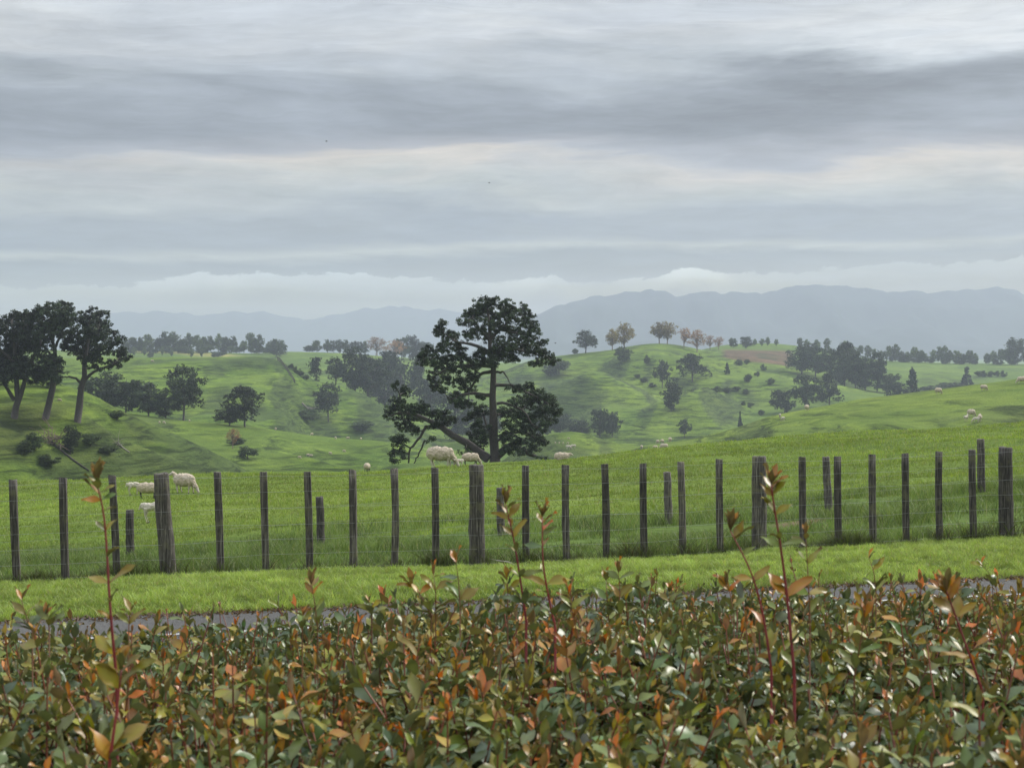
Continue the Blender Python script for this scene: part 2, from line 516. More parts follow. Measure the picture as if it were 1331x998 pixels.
def ground_grid():
    u = np.concatenate([np.linspace(-1.2, -0.40, 60), np.linspace(-0.395, 0.395, 460), np.linspace(0.40, 1.2, 60)])
    d = np.concatenate([np.linspace(-12, 12, 40), np.linspace(12.2, 24, 90), np.geomspace(24.1, 90, 190), np.geomspace(90.5, 1300, 380), np.geomspace(1320, 7200, 46)])
    D, U = np.meshgrid(d, u, indexing='ij')
    wid = np.where(D < 60, D + 9 * np.exp(-np.maximum(D, 0) / 14.0), D)
    wid = np.where(D < 0, 9.0, wid)
    X = U * wid
    Z = terrain(X, D)
    # colours of the sward
    px = CX + F0 * X / np.maximum(D, 15); py = CY - F0 * np.tan(np.arctan((Z - CAMZ) / np.maximum(D, 1)) + PITCH)
    C = np.empty(X.shape + (3,))
    C[:] = GREEN
    t = sstep(-0.6, 0.8, fbm(X / 60, D / 60, 60, 3))[..., None]
    C = C * (1 - t * 0.45) + LUSH * t * 0.45
    ruin = lambda w, col: C * (1 - w[..., None]) + col * w[..., None]
    # long lush sward in the dip behind the fence
    w = sstep(0, 2, D - FENCE_D(X)) * (1 - sstep(33, 40, D + 2.5 * fbm(X * .3, D * .3, 61, 2)))
    C = ruin(0.75 * w, np.array((0.080, 0.130, 0.032)))
    # worn earth where stock walk behind the fence on the right
    w = sstep(3.9, 4.6, X + 0.4 * fbm(X, D, 63)) * sstep(0.35, 0.55, fbm(X * 0.25, D * 1.2, 62, 3) + 0.9 - np.abs(D - (27.2 + 0.05 * X)) * 1.0) * (D > FENCE_D(X) + 1)
    C = ruin(np.clip(w, 0, 1) * 0.9, DIRT)
    # dark thatch along the fence foot
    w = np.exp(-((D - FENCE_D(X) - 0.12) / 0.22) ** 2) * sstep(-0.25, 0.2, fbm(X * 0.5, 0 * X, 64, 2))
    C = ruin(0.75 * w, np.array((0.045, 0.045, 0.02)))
    # straw coloured paddocks on the far left ridge, a ploughed one on the far right
    far = (D > 760)
    w = far * sstep(-0.1, 0.25, fbm(X / 90, D / 60, 65, 2) + 0.25) * sstep(150, 190, px) * (1 - sstep(330, 375, px)) * (D < 1100)
    C = ruin(0.85 * w, YEL)
    w = far * sstep(935, 945, px) * (1 - sstep(1024, 1034, px)) * sstep(462 - 8, 462 - 5, py + 0.02 * (1000 - px)) * (D < 1050)
    C = ruin(0.95 * w, PLOUGH)
    # rough scrubby faces
    n = fbm(X / 14, D / 30, 66, 4)
    slope = np.abs(np.gradient(Z, axis=1) / (np.gradient(X, axis=1) + 1e-6))
    w = sstep(0.05, 0.75, n + 1.2 * sstep(0.22, 0.45, slope) - 0.25) * (D > 150) * (D < 900)
    C = ruin(0.65 * w, SCRUB)
    # rank growth in the near left gully, plus painted-in shade below the pines
    w = (1 - sstep(150, 230, px)) * (D > 150) * (D < 235) * sstep(500, 550, py) * (1 - sstep(585, 615, py)) * sstep(-0.55, 0.25, fbm(X / 6, D / 12, 67, 3))
    C = ruin(0.62 * w, np.array((0.040, 0.046, 0.020)))
    fk = sstep(275, 420, D)[..., None]
    C = C * (1 - fk + fk * np.array((0.90, 0.97, 0.88)))
    C = C * (1 + 0.10 * fbm(X / 3.0, D / 5.0, 68, 3))[..., None]
    nr, nc = X.shape
    V = np.stack([X, D, Z], -1).reshape(-1, 3)
    idx = np.arange(nr * nc).reshape(nr, nc)
    F = np.stack([idx[:-1, :-1], idx[:-1, 1:], idx[1:, 1:], idx[1:, :-1]], -1).reshape(-1, 4)
    me = mesh_np('ground', V, F, M['ground'], np.clip(C.reshape(-1, 3), 0.005, 1), True)
    return obj('ground', me)


tag(ground_grid(), 'rolling green sheep pasture', None, None, 'structure')


def strip(name, x0, x1, near, far, z, mat, nx=120, jag=0.0):
    xs = np.linspace(x0, x1, nx)
    a = np.stack([xs, near(xs), np.full(nx, z)], -1)
    fj = jag * fbm(xs * 2.2, xs * 0, 71, 3) if jag else 0
    b = np.stack([xs, far(xs) + fj, np.full(nx, z)], -1)
    V = np.concatenate([a, b])
    i = np.arange(nx - 1)
    F = np.stack([i, i + 1, nx + i + 1, nx + i], -1)
    return obj(name, mesh_np(name, V, F, mat))


road = strip('road', -19, 19, lambda x: EDGE_D(x) * 0 + np.maximum(9.0, EDGE_D(x) - 5.6), lambda x: EDGE_D(x) + 0.06, 0.012, M['asphalt'], 300, 0.06)
tag(road, kind='structure')
for a_, b_ in ((-19, 19),):
    ln = strip('road_edge_line', a_, b_, lambda x: EDGE_D(x) - 1.16, lambda x: EDGE_D(x) - 1.08, 0.016, M['paint'], 200)
    tag(ln, kind='structure')


# ------------------------------------------------------------------ grass blades
def blades(name, n, place, hgt, wid, bend, colf, mat, seed):
    rg = np.random.default_rng(seed)
    X, Y = place(rg, n)
    n = len(X)
    Z = terrain(X, Y)
    h = hgt(rg, X, Y); w = wid(rg, X, Y)
    th = rg.uniform(0, 2 * np.pi, n)
    lean = rg.normal(0, 1, (n, 2)) * bend(X, Y)[:, None] * h[:, None]
    dx = np.cos(th) * w / 2; dy = np.sin(th) * w / 2
    base = np.stack([X, Y, Z - 0.01], -1)
    v0 = base - np.stack([dx, dy, 0 * dx], -1); v1 = base + np.stack([dx, dy, 0 * dx], -1)
    mid = base + np.stack([lean[:, 0] * 0.35, lean[:, 1] * 0.35, h * 0.6], -1)
    v2 = mid + 0.7 * np.stack([dx, dy, 0 * dx], -1); v3 = mid - 0.7 * np.stack([dx, dy, 0 * dx], -1)
    tip = base + np.stack([lean[:, 0], lean[:, 1], h], -1)
    v4 = tip + 0.12 * np.stack([dx, dy, 0 * dx], -1); v5 = tip - 0.12 * np.stack([dx, dy, 0 * dx], -1)
    V = np.stack([v0, v1, v2, v3, v4, v5], 1).reshape(-1, 3)
    i = np.arange(n)[:, None] * 6
    F = np.concatenate([i + np.array([[0, 1, 2, 3]]), i + np.array([[3, 2, 4, 5]])])
    c = colf(rg, X, Y)
    C = np.repeat(c[:, None, :], 6, 1)
    C = C.reshape(-1, 3)
    o = obj(name, mesh_np(name, V, F, mat, np.clip(C, 0.003, 1)))
    return o


def in_view(rg, n, d0, d1, pw=1.0, u=0.36):
    t = rg.random(n)
    d = (d0 ** pw + t * (d1 ** pw - d0 ** pw)) ** (1 / pw)
    return rg.uniform(-u, u, n) * d, d


def p_verge(rg, n):
    X = rg.uniform(-8.2, 9.2, n); t = rg.random(n)
    e = EDGE_D(X) + 0.03 + 0.08 * fbm(X * 2.2, X * 0, 71, 3); f = FENCE_D(X) + 0.05
    return X, e + t * (f - e)


def c_verge(rg, X, Y):
    n = len(X); r = rg.random((n, 1))
    a = np.array((0.155, 0.238, 0.040)); b = np.array((0.315, 0.385, 0.115))
    c = a * (1 - r) + b * r
    dry = rg.random(n) < 0.07
    c[dry] = (0.26, 0.24, 0.11)
    t = Y - EDGE_D(X)
    c *= (1 + 0.16 * fbm(X * 0.8, Y * 1.6, 72, 3))[:, None] * (1 + 0.42 * fbm(X * 9, Y * 9, 172, 2))[:, None]
    return c


tag(blades('mown_grass', 330000, p_verge, lambda rg, X, Y: rg.uniform(0.025, 0.06, len(X)) * (1 + 0.5 * (Y - EDGE_D(X) < 0.35)) * (1 + 0.3 * fbm(X, Y * 2, 73, 2)) * (1 + 0.55 * fbm(X * 9, Y * 9, 172, 2)),
           lambda rg, X, Y: rg.uniform(0.004, 0.010, len(X)), lambda X, Y: np.full(len(X), 0.55), c_verge, M['grass'], 1),
    'short mown grass on the verge between road and fence', 'grass', None, 'stuff')


def p_long(rg, n):
    X, Y = in_view(rg, n, 20.5, 37, 1.6)
    k = (Y > FENCE_D(X) - 0.05) & (rg.random(n) < 0.25 + 0.75 * (1 - sstep(28, 37, Y + 3 * fbm(X * 0.3, Y * 0.3, 74, 2)))) & (rg.random(n) < sstep(-0.7, 0.1, fbm(X * 0.5, Y * 0.5, 75, 2)))
    k &= ~((X > 3.9) & (np.abs(Y - (27.2 + 0.05 * X)) < 0.5))
    return X[k], Y[k]


def h_long(rg, X, Y):
    g = 0.09 + 0.13 * sstep(-0.35, 0.6, fbm(X * 0.45, Y * 0.45, 76, 3))
    foot = np.exp(-((Y - FENCE_D(X) - 0.05) / 0.25) ** 2) * sstep(-0.4, 0.4, fbm(X * 0.6, X * 0, 64, 2))
    return (g + 0.12 * foot) * rg.uniform(0.5, 1.25, len(X))


def c_long(rg, X, Y):
    n = len(X); r = rg.random((n, 1))
    c = np.array((0.075, 0.135, 0.030)) * (1 - r) + np.array((0.165, 0.225, 0.065)) * r
    c *= (1 + 0.5 * fbm(X * 3.5, Y * 2.5, 179, 3))[:, None]
    pale = rg.random(n) < 0.06
    c[pale] = (0.27, 0.27, 0.15)
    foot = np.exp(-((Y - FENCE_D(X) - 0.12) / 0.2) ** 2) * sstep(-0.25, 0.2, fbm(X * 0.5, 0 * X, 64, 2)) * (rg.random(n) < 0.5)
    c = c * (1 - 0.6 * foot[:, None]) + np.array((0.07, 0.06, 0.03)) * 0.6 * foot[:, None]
    return c


tag(blades('long_grass', 260000, p_long, h_long, lambda rg, X, Y: rg.uniform(0.005, 0.012, len(X)), lambda X, Y: np.full(len(X), 0.5), c_long, M['grass'], 2),
    'long lush grass in the dip behind the wire fence', 'grass', None, 'stuff')


FRONT = [  # kind, top x, top y, base x, base y
    ('b', 16, 624, 21, 762), ('b', 81, 621, 84, 760), ('b', 145, 618, 151, 754), ('p', 209, 616, 218, 755), ('b', 282, 614, 286, 752),
    ('b', 342, 613, 345, 749), ('b', 399, 613, 402, 746), ('b', 458, 611, 459, 745), ('b', 512, 610, 512, 744), ('b', 565, 608, 566, 742),
    ('p', 619, 605, 620, 741), ('b', 683, 605, 684, 738), ('b', 735, 604, 737, 736), ('b', 786, 603, 788, 734), ('b', 836, 602, 838, 732),
    ('b', 885, 600, 888, 729), ('b', 935, 597, 937, 725), ('p', 987, 594, 988, 721), ('b', 1043, 594, 1045, 718), ('b', 1089, 593, 1091, 716),
    ('b', 1134, 591, 1136, 714), ('b', 1177, 589, 1179, 712), ('b', 1221, 587, 1223, 710), ('b', 1264, 585, 1267, 706), ('p', 1308, 582, 1309, 703),
    ('b', 1362, 580, 1363, 700), ('b', 1405, 578, 1406, 697), ('b', -50, 626, -46, 766)]
def p_foot(rg, n):
    X = rg.uniform(-7.5, 8.5, n)
    Y = FENCE_D(X) + rg.normal(0.10, 0.13, n)
    px = CX + F0 * X / Y
    k = rg.random(n) < 0.12 + 0.88 * np.clip(sstep(-40, 0, px) * (1 - sstep(150, 190, px)) + sstep(545, 570, px) * (1 - sstep(760, 800, px)) + sstep(780, 800, px) * (1 - sstep(830, 850, px)) + sstep(940, 990, px) * (1 - sstep(1120, 1150, px)), 0, 1)
    k &= rg.random(n) < sstep(-0.6, 0.3, fbm(X * 1.4, X * 0, 181, 3))
    dfs = [20.8 / (1 - 0.22 * (q[3] - CX) / F0) for q in FRONT]
    px_ = np.array([(q[3] - CX) / F0 * dd for q, dd in zip(FRONT, dfs)]); py_ = np.array(dfs)
    j = rg.integers(0, len(px_), 4500); a = rg.uniform(0, 6.28, 4500); q = 0.05 + np.abs(rg.normal(0, 0.08, 4500))
    return np.concatenate([X[k], px_[j] + q * np.cos(a)]), np.concatenate([Y[k], py_[j] + q * np.sin(a)])


def c_foot(rg, X, Y):
    r = rg.random((len(X), 1))
    c = np.array((0.05, 0.075, 0.022)) * (1 - r) + np.array((0.12, 0.16, 0.05)) * r
    low = rg.random(len(X)) < 0.3
    c[low] = np.array((0.07, 0.06, 0.03)) * rg.uniform(0.4, 1.4, (int(low.sum()), 1))
    return c


tag(blades('rank_grass', 34000, p_foot, lambda rg, X, Y: rg.uniform(0.06, 0.26, len(X)) * (1 + 0.5 * fbm(X * 1.7, Y, 182, 2)), lambda rg, X, Y: rg.uniform(0.005, 0.011, len(X)), lambda X, Y: np.full(len(X), 0.6), c_foot, M['grass'], 5),
    'dark rank grass tufts along the foot of the wire fence', 'grass', None, 'stuff')


def p_past(rg, n):
    X, Y = in_view(rg, n, 33, 84, 1.25)
    k = rg.random(n) < 0.35 + 0.65 * sstep(-0.6, 0.3, fbm(X * 0.7, Y * 0.7, 77, 3))
    return X[k], Y[k]


def c_past(rg, X, Y):
    n = len(X); r = rg.random((n, 1))
    c = np.array((0.108, 0.180, 0.025)) * (1 - r) + np.array((0.230, 0.295, 0.060)) * r
    c *= (1 + 0.22 * fbm(X * 0.16, Y * 0.16, 78, 3))[:, None] * (1 + 0.45 * fbm(X * 2.6, Y * 2.0, 178, 3))[:, None]
    dry = rg.random(n) < 0.06
    c[dry] = (0.30, 0.29, 0.14)
    return c


tag(blades('pasture_grass', 420000, p_past, lambda rg, X, Y: rg.uniform(0.03, 0.085, len(X)) * (1 + 0.4 * sstep(0.2, 0.7, fbm(X * 0.5, Y * 0.5, 79, 3))) * (1 + 0.6 * fbm(X * 2.6, Y * 2.0, 178, 3)),
           lambda rg, X, Y: rg.uniform(0.010, 0.022, len(X)) * (Y / 50), lambda X, Y: np.full(len(X), 0.5), c_past, M['grass'], 3),
    'grazed pasture grass on the rise beyond the fences', 'grass', None, 'stuff')


def p_litter(rg, n):
    X = rg.uniform(-8, 9, n)
    return X, EDGE_D(X) + rg.normal(-0.02, 0.09, n)


lit = blades('leaf_litter', 4200, p_litter, lambda rg, X, Y: rg.uniform(0.01, 0.035, len(X)), lambda rg, X, Y: rg.uniform(0.012, 0.035, len(X)),
             lambda X, Y: np.full(len(X), 1.6), lambda rg, X, Y: np.array((0.10, 0.065, 0.04)) * rg.uniform(0.4, 1.9, (len(X), 1)), M['grass'], 4)
lit.location.z = 0.022
tag(lit, 'brown leaf litter along the edge of the asphalt', 'leaf litter', None, 'stuff')


# ------------------------------------------------------------------ fences
def post_mesh(base, top, r, seed, ragged=0.012):
    rg = np.random.default_rng(seed)
    base = np.array(base, float); top = np.array(top, float)
    L = np.linalg.norm(top - base)
    mb = MB()
    n = 9
    P = [base + (top - base) * (k / (n - 1)) for k in range(n)]
    P[0] = base - (top - base) / L * 0.12
    for k in range(1, n - 1):
        P[k] = P[k] + np.array([rg.normal(0, 0.004), rg.normal(0, 0.004), 0])
    rad = [r * (1.06 - 0.10 * k / (n - 1)) for k in range(n)]
    P.append(P[-1] + (top - base) / L * r * 0.10); rad.append(rad[-1] * 0.86)
    mb.tube(P, rad, 14, rough=0.018, rg=rg)
    V = mb.V[0]
    V[-16:, 2] += rg.normal(0, ragged, 16) * 0.5
    return mb


def batten_mesh(base, top, w, t, seed):
    rg = np.random.default_rng(seed)
    base = np.array(base, float); top = np.array(top, float)
    n = 8; V = []; F = []
    bow = rg.normal(0, 0.006)
    bev = 0.006
    yaw = rg.normal(0, 0.12)
    prof2 = [(-w / 2 + bev, -t / 2), (w / 2 - bev, -t / 2), (w / 2, -t / 2 + bev), (w / 2, t / 2 - bev), (w / 2 - bev, t / 2), (-w / 2 + bev, t / 2), (-w / 2, t / 2 - bev), (-w / 2, -t / 2 + bev)]
    for k in range(n):
        f = k / (n - 1)
        c = base + (top - base) * f + np.array([bow * math.sin(math.pi * f), 0, 0])
        s = 1 + rg.normal(0, 0.03)
        if k == 0: c = c - np.array([0, 0, 0.08])
        for (a, q) in prof2:
            V.append(c + np.array([a * math.cos(yaw) - q * math.sin(yaw), a * math.sin(yaw) + q * math.cos(yaw), 0]) * s + (np.array([0, 0, rg.normal(0, 0.006)]) if k == n - 1 else 0))
    for k in range(n - 1):
        for j in range(8):
            F.append((k * 8 + j, k * 8 + (j + 1) % 8, (k + 1) * 8 + (j + 1) % 8, (k + 1) * 8 + j))
    o = (n - 1) * 8
    F += [(o, o + 1, o + 2, o + 7), (o + 2, o + 3, o + 6, o + 7), (o + 3, o + 4, o + 5, o + 6)]
    mb = MB(); mb.add(V, F)
    return mb


fence = empty('wire_fence', (0, 20.8, zt(0, 20.8)))
tag(fence, 'long post and batten wire fence along the far edge of the mown verge', 'fence')
origin = np.array(fence.location)
posts_line = []
for i, (k, tx, ty, bx, by) in enumerate(FRONT):
    df = 20.8 / (1 - 0.22 * (bx - CX) / F0)
    b0 = at(bx, by, df); t0 = at(tx, ty, df)
    b0.z = zt(b0.x, b0.y)
    posts_line.append((b0, t0, k))
    rel = lambda v: np.array(v) - np.array(b0)
    if k == 'p':
        o = post_mesh((0, 0, 0), rel(t0), 0.093, 100 + i).build('post', M['wood'], fence)
    else:
        o = batten_mesh((0, 0, 0), rel(t0), 0.086, 0.05, 100 + i).build('batten', M['wood'], fence)
    o.location = Vector(np.array(b0) - origin)
posts_line.sort(key=lambda q: q[0].x)
for j, fr in enumerate((0.06, 0.20, 0.34, 0.49, 0.65, 0.81, 0.955)):
    mb = MB(); P = []
    rg = np.random.default_rng(300 + j)
    for i, (b0, t0, k) in enumerate(posts_line):
        q = b0.lerp(t0, fr)
        q.y -= (0.096 if k == 'p' else 0.036); q.z += rg.normal(0, 0.006)
        P.append(np.array(q) - origin)
        if i + 1 < len(posts_line):
            b1, t1, k1 = posts_line[i + 1]
            q2 = q.lerp(b1.lerp(t1, fr), 0.5); q2.z -= 0.004
            P.append(np.array(q2) - origin)
    a = P[0] + (P[0] - P[1]) * 12; z = P[-1] + (P[-1] - P[-2]) * 6
    mb.tube([a] + P + [z], [0.0014] * (len(P) + 2), 5, cap=False)
    mb.build('wire', M['wire'], fence)

BACK = [(168, 663, 168, 726), (415, 646, 417, 711), (650, 634, 652, 698), (867, 614, 870, 679), (1074, 594, 1078, 661), (1275, 571, 1277, 639), (-70, 680, -70, 745), (1478, 552, 1479, 618)]
bf = empty('wire_fence', (0, 30.5, zt(0, 30.5)))
tag(bf, 'second shorter fence of bare posts standing in the long grass of the dip', 'fence')
org2 = np.array(bf.location)
bl = []
for i, (tx, ty, bx, by) in enumerate(BACK):
    d = 30.5 + 1.5 * (bx - CX) / 700
    b0 = at(bx, by, d); t0 = at(tx, ty, d); b0.z = zt(b0.x, b0.y) - 0.03
    o = post_mesh((0, 0, 0), np.array(t0) - np.array(b0), 0.072, 400 + i).build('post', M['wood'], bf)
    o.location = Vector(np.array(b0) - org2)
    bl.append((b0, t0))
bl.sort(key=lambda q: q[0].x)
for j, fr in enumerate((0.30, 0.55, 0.85)):
    mb = MB(); P = []
    for i, (b0, t0) in enumerate(bl):
        q = b0.lerp(t0, fr); q.y -= 0.074
        P.append(np.array(q) - org2)
        if i + 1 < len(bl):
            q2 = q.lerp(bl[i + 1][0].lerp(bl[i + 1][1], fr), 0.5); q2.z -= 0.02; P.append(np.array(q2) - org2)
    mb.tube(P, [0.0014] * len(P), 5, cap=False)
    mb.build('wire', M['wire'], bf)


ff = None
for k in range(15):
    f = k / 14
    p = hit(361 + 22 * f, 468 + 30 * f ** 1.2, 430, 570)
    if ff is None:
        ff = empty('farm_fence', p); tag(ff, 'thin line of tiny fence posts running down the left green hill', 'fence'); fo = Vector(p); fp = None
    if fp is None:
        fp = batten_mesh((0, 0, -0.2), (0, 0, 1.3), 0.28, 0.28, 990).build('post', M['wood'], ff)
        q = fp
    else:
        q = fp.copy(); COL.objects.link(q)
    q.location = p - fo


# ------------------------------------------------------------------ foliage generator
def tufts(centres, radii, per, size, rg, cbase, cvar=0.25, up=0.0, aniso=1.0):
    """small needle/leaf faces scattered through little tufts"""
    n = len(centres)
    per_i = np.full(n, per)
    idx = np.repeat(np.arange(n), per_i)
    N = len(idx)
    dirv = rg.normal(0, 1, (N, 3)); dirv /= np.linalg.norm(dirv, axis=1)[:, None]
    rr = rg.random(N) ** 0.45
    pos = centres[idx] + dirv * rr[:, None] * radii[idx]
    nrm = dirv + rg.normal(0, 0.7, (N, 3)); nrm[:, 2] += up
    nrm /= np.linalg.norm(nrm, axis=1)[:, None]
    a = np.cross(nrm, rg.normal(0, 1, (N, 3))); a /= np.linalg.norm(a, axis=1)[:, None] + 1e-9
    b = np.cross(nrm, a)
    s = size * rg.uniform(0.6, 1.35, N)[:, None]
    v0 = pos - a * s * 0.5 * aniso - b * s * 0.22; v1 = pos + a * s * 0.5 * aniso - b * s * 0.30
    v2 = pos + a * s * 0.42 * aniso + b * s * 0.30 + nrm * s * 0.15; v3 = pos - a * s * 0.5 * aniso + b * s * 0.25 - nrm * s * 0.1
    V = np.stack([v0, v1, v2, v3], 1).reshape(-1, 3)
    F = np.arange(N * 4).reshape(-1, 4)
    tone = (1 + cvar * rg.normal(0, 1, n))[idx] * (1 + 0.18 * rg.normal(0, 1, N))
    c = np.clip(np.array(cbase)[None] * np.clip(tone, 0.35, 2.2)[:, None], 0.004, 1)
    if len(np.shape(cbase)) == 2:
        pass
    return V, F, np.repeat(c, 4, axis=0)


def traced_tree(name, label, org, scale, d, trunk, limbs, clumps, cbase, seed, base_c, tuft_r, per, size, dens, depth, group=None, cscale=1.15):
    """clumps/limbs are laid out in the plane facing the viewer in plan units, then given depth; scale = metres per unit"""
    rg = np.random.default_rng(seed)
    root = empty(name, org)
    tag(root, label, 'tree', group)
    bx, by = base_c
    L = lambda x, y, dy=0.0: np.array([(x - bx) * scale, dy, (by - y) * scale])
    mb = MB()
    skel = []

    def limb(pts, r0, r1, dy0, dy1):
        n = 9
        xs = np.array([p[0] for p in pts], float); ys = np.array([p[1] for p in pts], float)
        t = np.linspace(0, 1, len(pts)); tt = np.linspace(0, 1, n)
        P = [L(np.interp(q, t, xs) + rg.normal(0, 2.5) * (0 < q < 1), np.interp(q, t, ys) + rg.normal(0, 2.5) * (0 < q < 1), dy0 + (dy1 - dy0) * q) for q in tt]
        mb.tube(P, [r0 + (r1 - r0) * q for q in tt], 8, rough=0.05, rg=rg)
        skel.extend(P)
    limb(trunk[0], trunk[1], trunk[2], 0, 0)
    mb.tube([L(trunk[0][0][0], trunk[0][0][1] + 60), L(trunk[0][0][0], trunk[0][0][1])], [trunk[1] * 1.5, trunk[1] * 1.05], 9)
    for (pts, r0, r1) in limbs:
        limb(pts, r0, r1, 0, rg.uniform(-depth, depth) * 0.8)
    main = len(skel)
    SK = np.array(skel)
    cen = []; rad = []
    tb = MB()
    for (cx, cy, rx, ry) in clumps:
        # depth follows the nearest limb, wandering
        c0 = L(cx, cy)
        dd = (SK[:, 0] - c0[0]) ** 2 + (SK[:, 2] - c0[2]) ** 2
        j = int(np.argmin(dd))
        y0 = SK[j, 1] + rg.uniform(-depth, depth)
        c0[1] = y0
        # twig from limb to clump
        s = SK[j]
        midp = (s + c0) / 2 + rg.normal(0, 0.12, 3) * scale * 20
        r = 0.035 * scale / 0.0131
        mb.tube([s, midp, c0], [r * 1.5, r, r * 0.4], 5)
        rx *= cscale; ry *= cscale
        area = rx * ry
        n = max(3, int(area * dens))
        v = rg.normal(0, 1, (n, 3)); v /= np.linalg.norm(v, axis=1)[:, None]
        q = v * (rg.random(n) ** 0.5)[:, None] * np.array([rx, (rx + ry) * 0.5, ry]) * scale
        cen.append(c0 + q); rad.append(np.full(n, 1.0))
        for p in (c0 + q)[:4]:
            mb.tube([c0, (c0 + p) / 2 + rg.normal(0, 0.05, 3), p], [r * 0.5, r * 0.4, r * 0.25], 4)
    C = np.concatenate(cen); n = len(C)
    rr = tuft_r * scale * rg.uniform(0.7, 1.3, (n, 1)) * np.array([[1, 1, 0.75]])
    V, F, c = tufts(C, rr, per, size * 1.0, rg, cbase, 0.45)
    mb.build('trunk', M['bark'], root)
    obj('crown', mesh_np('crown', V, F, M['pine'], c), root)
    return root


# the big lone pine just beyond the crest
HERO_CL = [(640,60,80,32),(590,85,50,38),(740,75,40,36),(820,95,38,36),(560,120,45,32),(660,120,70,40),(760,130,50,40),(850,150,48,36),(880,190,36,24),(520,165,38,20),(620,180,55,32),(720,190,50,32),(800,215,60,34),(870,240,52,28),(930,272,36,20),(560,228,50,28),(650,240,45,30),(740,280,60,34),(830,290,62,32),(900,322,62,32),(960,355,46,28),(992,370,26,16),(900,380,36,20),(700,325,50,32),(620,320,50,32),(600,372,55,34),(680,372,50,26),(780,340,52,28),
(395,168,30,24),(378,212,28,34),(430,232,42,32),(468,230,22,16),(420,290,50,32),(480,290,40,28),(340,310,48,20),(300,332,34,20),(288,372,28,28),(350,370,50,32),(420,360,50,32),(500,350,50,32),(540,400,50,32),(470,410,42,28),(400,420,50,32),(350,450,42,28),(358,500,28,28),(400,530,24,18),(430,470,42,24),(500,490,42,30),(560,450,40,30),(530,530,42,22),(470,560,42,20),(540,600,34,24),(490,592,34,24),(600,560,34,20),
(600,640,44,30),(560,680,44,24),(600,720,50,32),(570,770,42,32),(570,830,44,34),(520,860,26,16),(620,780,34,32),
(800,520,50,18),(870,520,50,26),(900,560,60,32),(960,580,50,32),(990,620,42,32),(1010,650,32,24),(930,640,52,32),(860,600,52,30),(800,580,40,22),(740,640,40,30),(800,660,50,32),(870,680,52,32),(950,690,42,24),(1000,690,20,16),(760,720,50,32),(840,740,52,32),(910,730,42,28),(740,780,42,32),(820,800,52,28),(900,790,42,28),(940,810,34,20),(880,840,42,20),(800,850,42,20),(740,840,34,26),(935,882,34,8),
(150,500,18,20),(190,540,32,28),(170,590,42,32),(110,640,42,28),(85,672,20,16),(140,660,42,32),(220,620,50,28),(280,620,42,28),(340,650,42,24),(400,660,42,24),(440,690,32,20),(390,700,42,20),(230,680,50,28),(180,730,50,32),(240,740,32,24),(150,790,28,28),(130,860,28,20),(180,850,20,24),(140,900,24,16),(190,880,16,20),(330,720,32,20),(340,790,20,16),(180,790,32,24)]
sc3 = 1 / 4.157 * 125 / F0
HT = [(680, 895), (672, 700), (668, 550), (672, 420), (650, 250), (640, 90)]
HL = [([(645, 900), (560, 835), (430, 765), (330, 700), (200, 650), (130, 660)], 0.36, 0.06), ([(310, 720), (262, 800), (215, 850), (213, 920)], 0.11, 0.06),
      ([(300, 800), (270, 870), (240, 925)], 0.07, 0.04), ([(200, 650), (180, 590), (150, 505)], 0.09, 0.03),
      ([(690, 885), (760, 820), (830, 850), (905, 888)], 0.30, 0.12), ([(655, 555), (580, 545), (500, 550), (440, 575)], 0.16, 0.04),
      ([(668, 425), (600, 438), (560, 500), (530, 540)], 0.15, 0.04), ([(675, 500), (760, 500), (830, 530), (950, 590)], 0.15, 0.04),
      ([(690, 660), (760, 640), (800, 640), (860, 690)], 0.13, 0.05), ([(690, 600), (760, 600), (830, 640), (900, 730)], 0.12, 0.04),
      ([(685, 430), (730, 430), (765, 495)], 0.10, 0.03), ([(655, 330), (560, 280), (480, 270), (400, 220)], 0.15, 0.03),
      ([(652, 260), (600, 200), (560, 140)], 0.12, 0.03), ([(652, 250), (740, 170), (810, 110)], 0.13, 0.03), ([(655, 330), (760, 300), (900, 330), (985, 365)], 0.15, 0.03),
      ([(668, 400), (560, 395), (430, 400), (340, 460)], 0.16, 0.04), ([(430, 400), (360, 350), (295, 360)], 0.08, 0.03), ([(655, 200), (760, 210), (870, 240)], 0.10, 0.03),
      ([(680, 800), (630, 720), (615, 650)], 0.12, 0.05), ([(690, 800), (760, 760), (840, 750), (930, 810)], 0.13, 0.04), ([(672, 760), (620, 800), (570, 830)], 0.12, 0.04)]
hx = at(480 + 680 / 4.157, 380 + 898 / 4.157, 125)
hb = Vector((hx.x, 125, max(min(hx.z, zt(hx.x, 125)), zt(hx.x, 125) - 0.2)))
traced_tree('pine_tree', 'large lone dark pine with ragged crown and low spreading limb just beyond the crest',
            (hx.x, 125, hx.z), sc3, 125, (HT, 0.36, 0.08), HL, HERO_CL, (0.027, 0.041, 0.021), 21, (680, 898), 15, 52, 0.090, 0.0135, 2.2, None, 1.27)

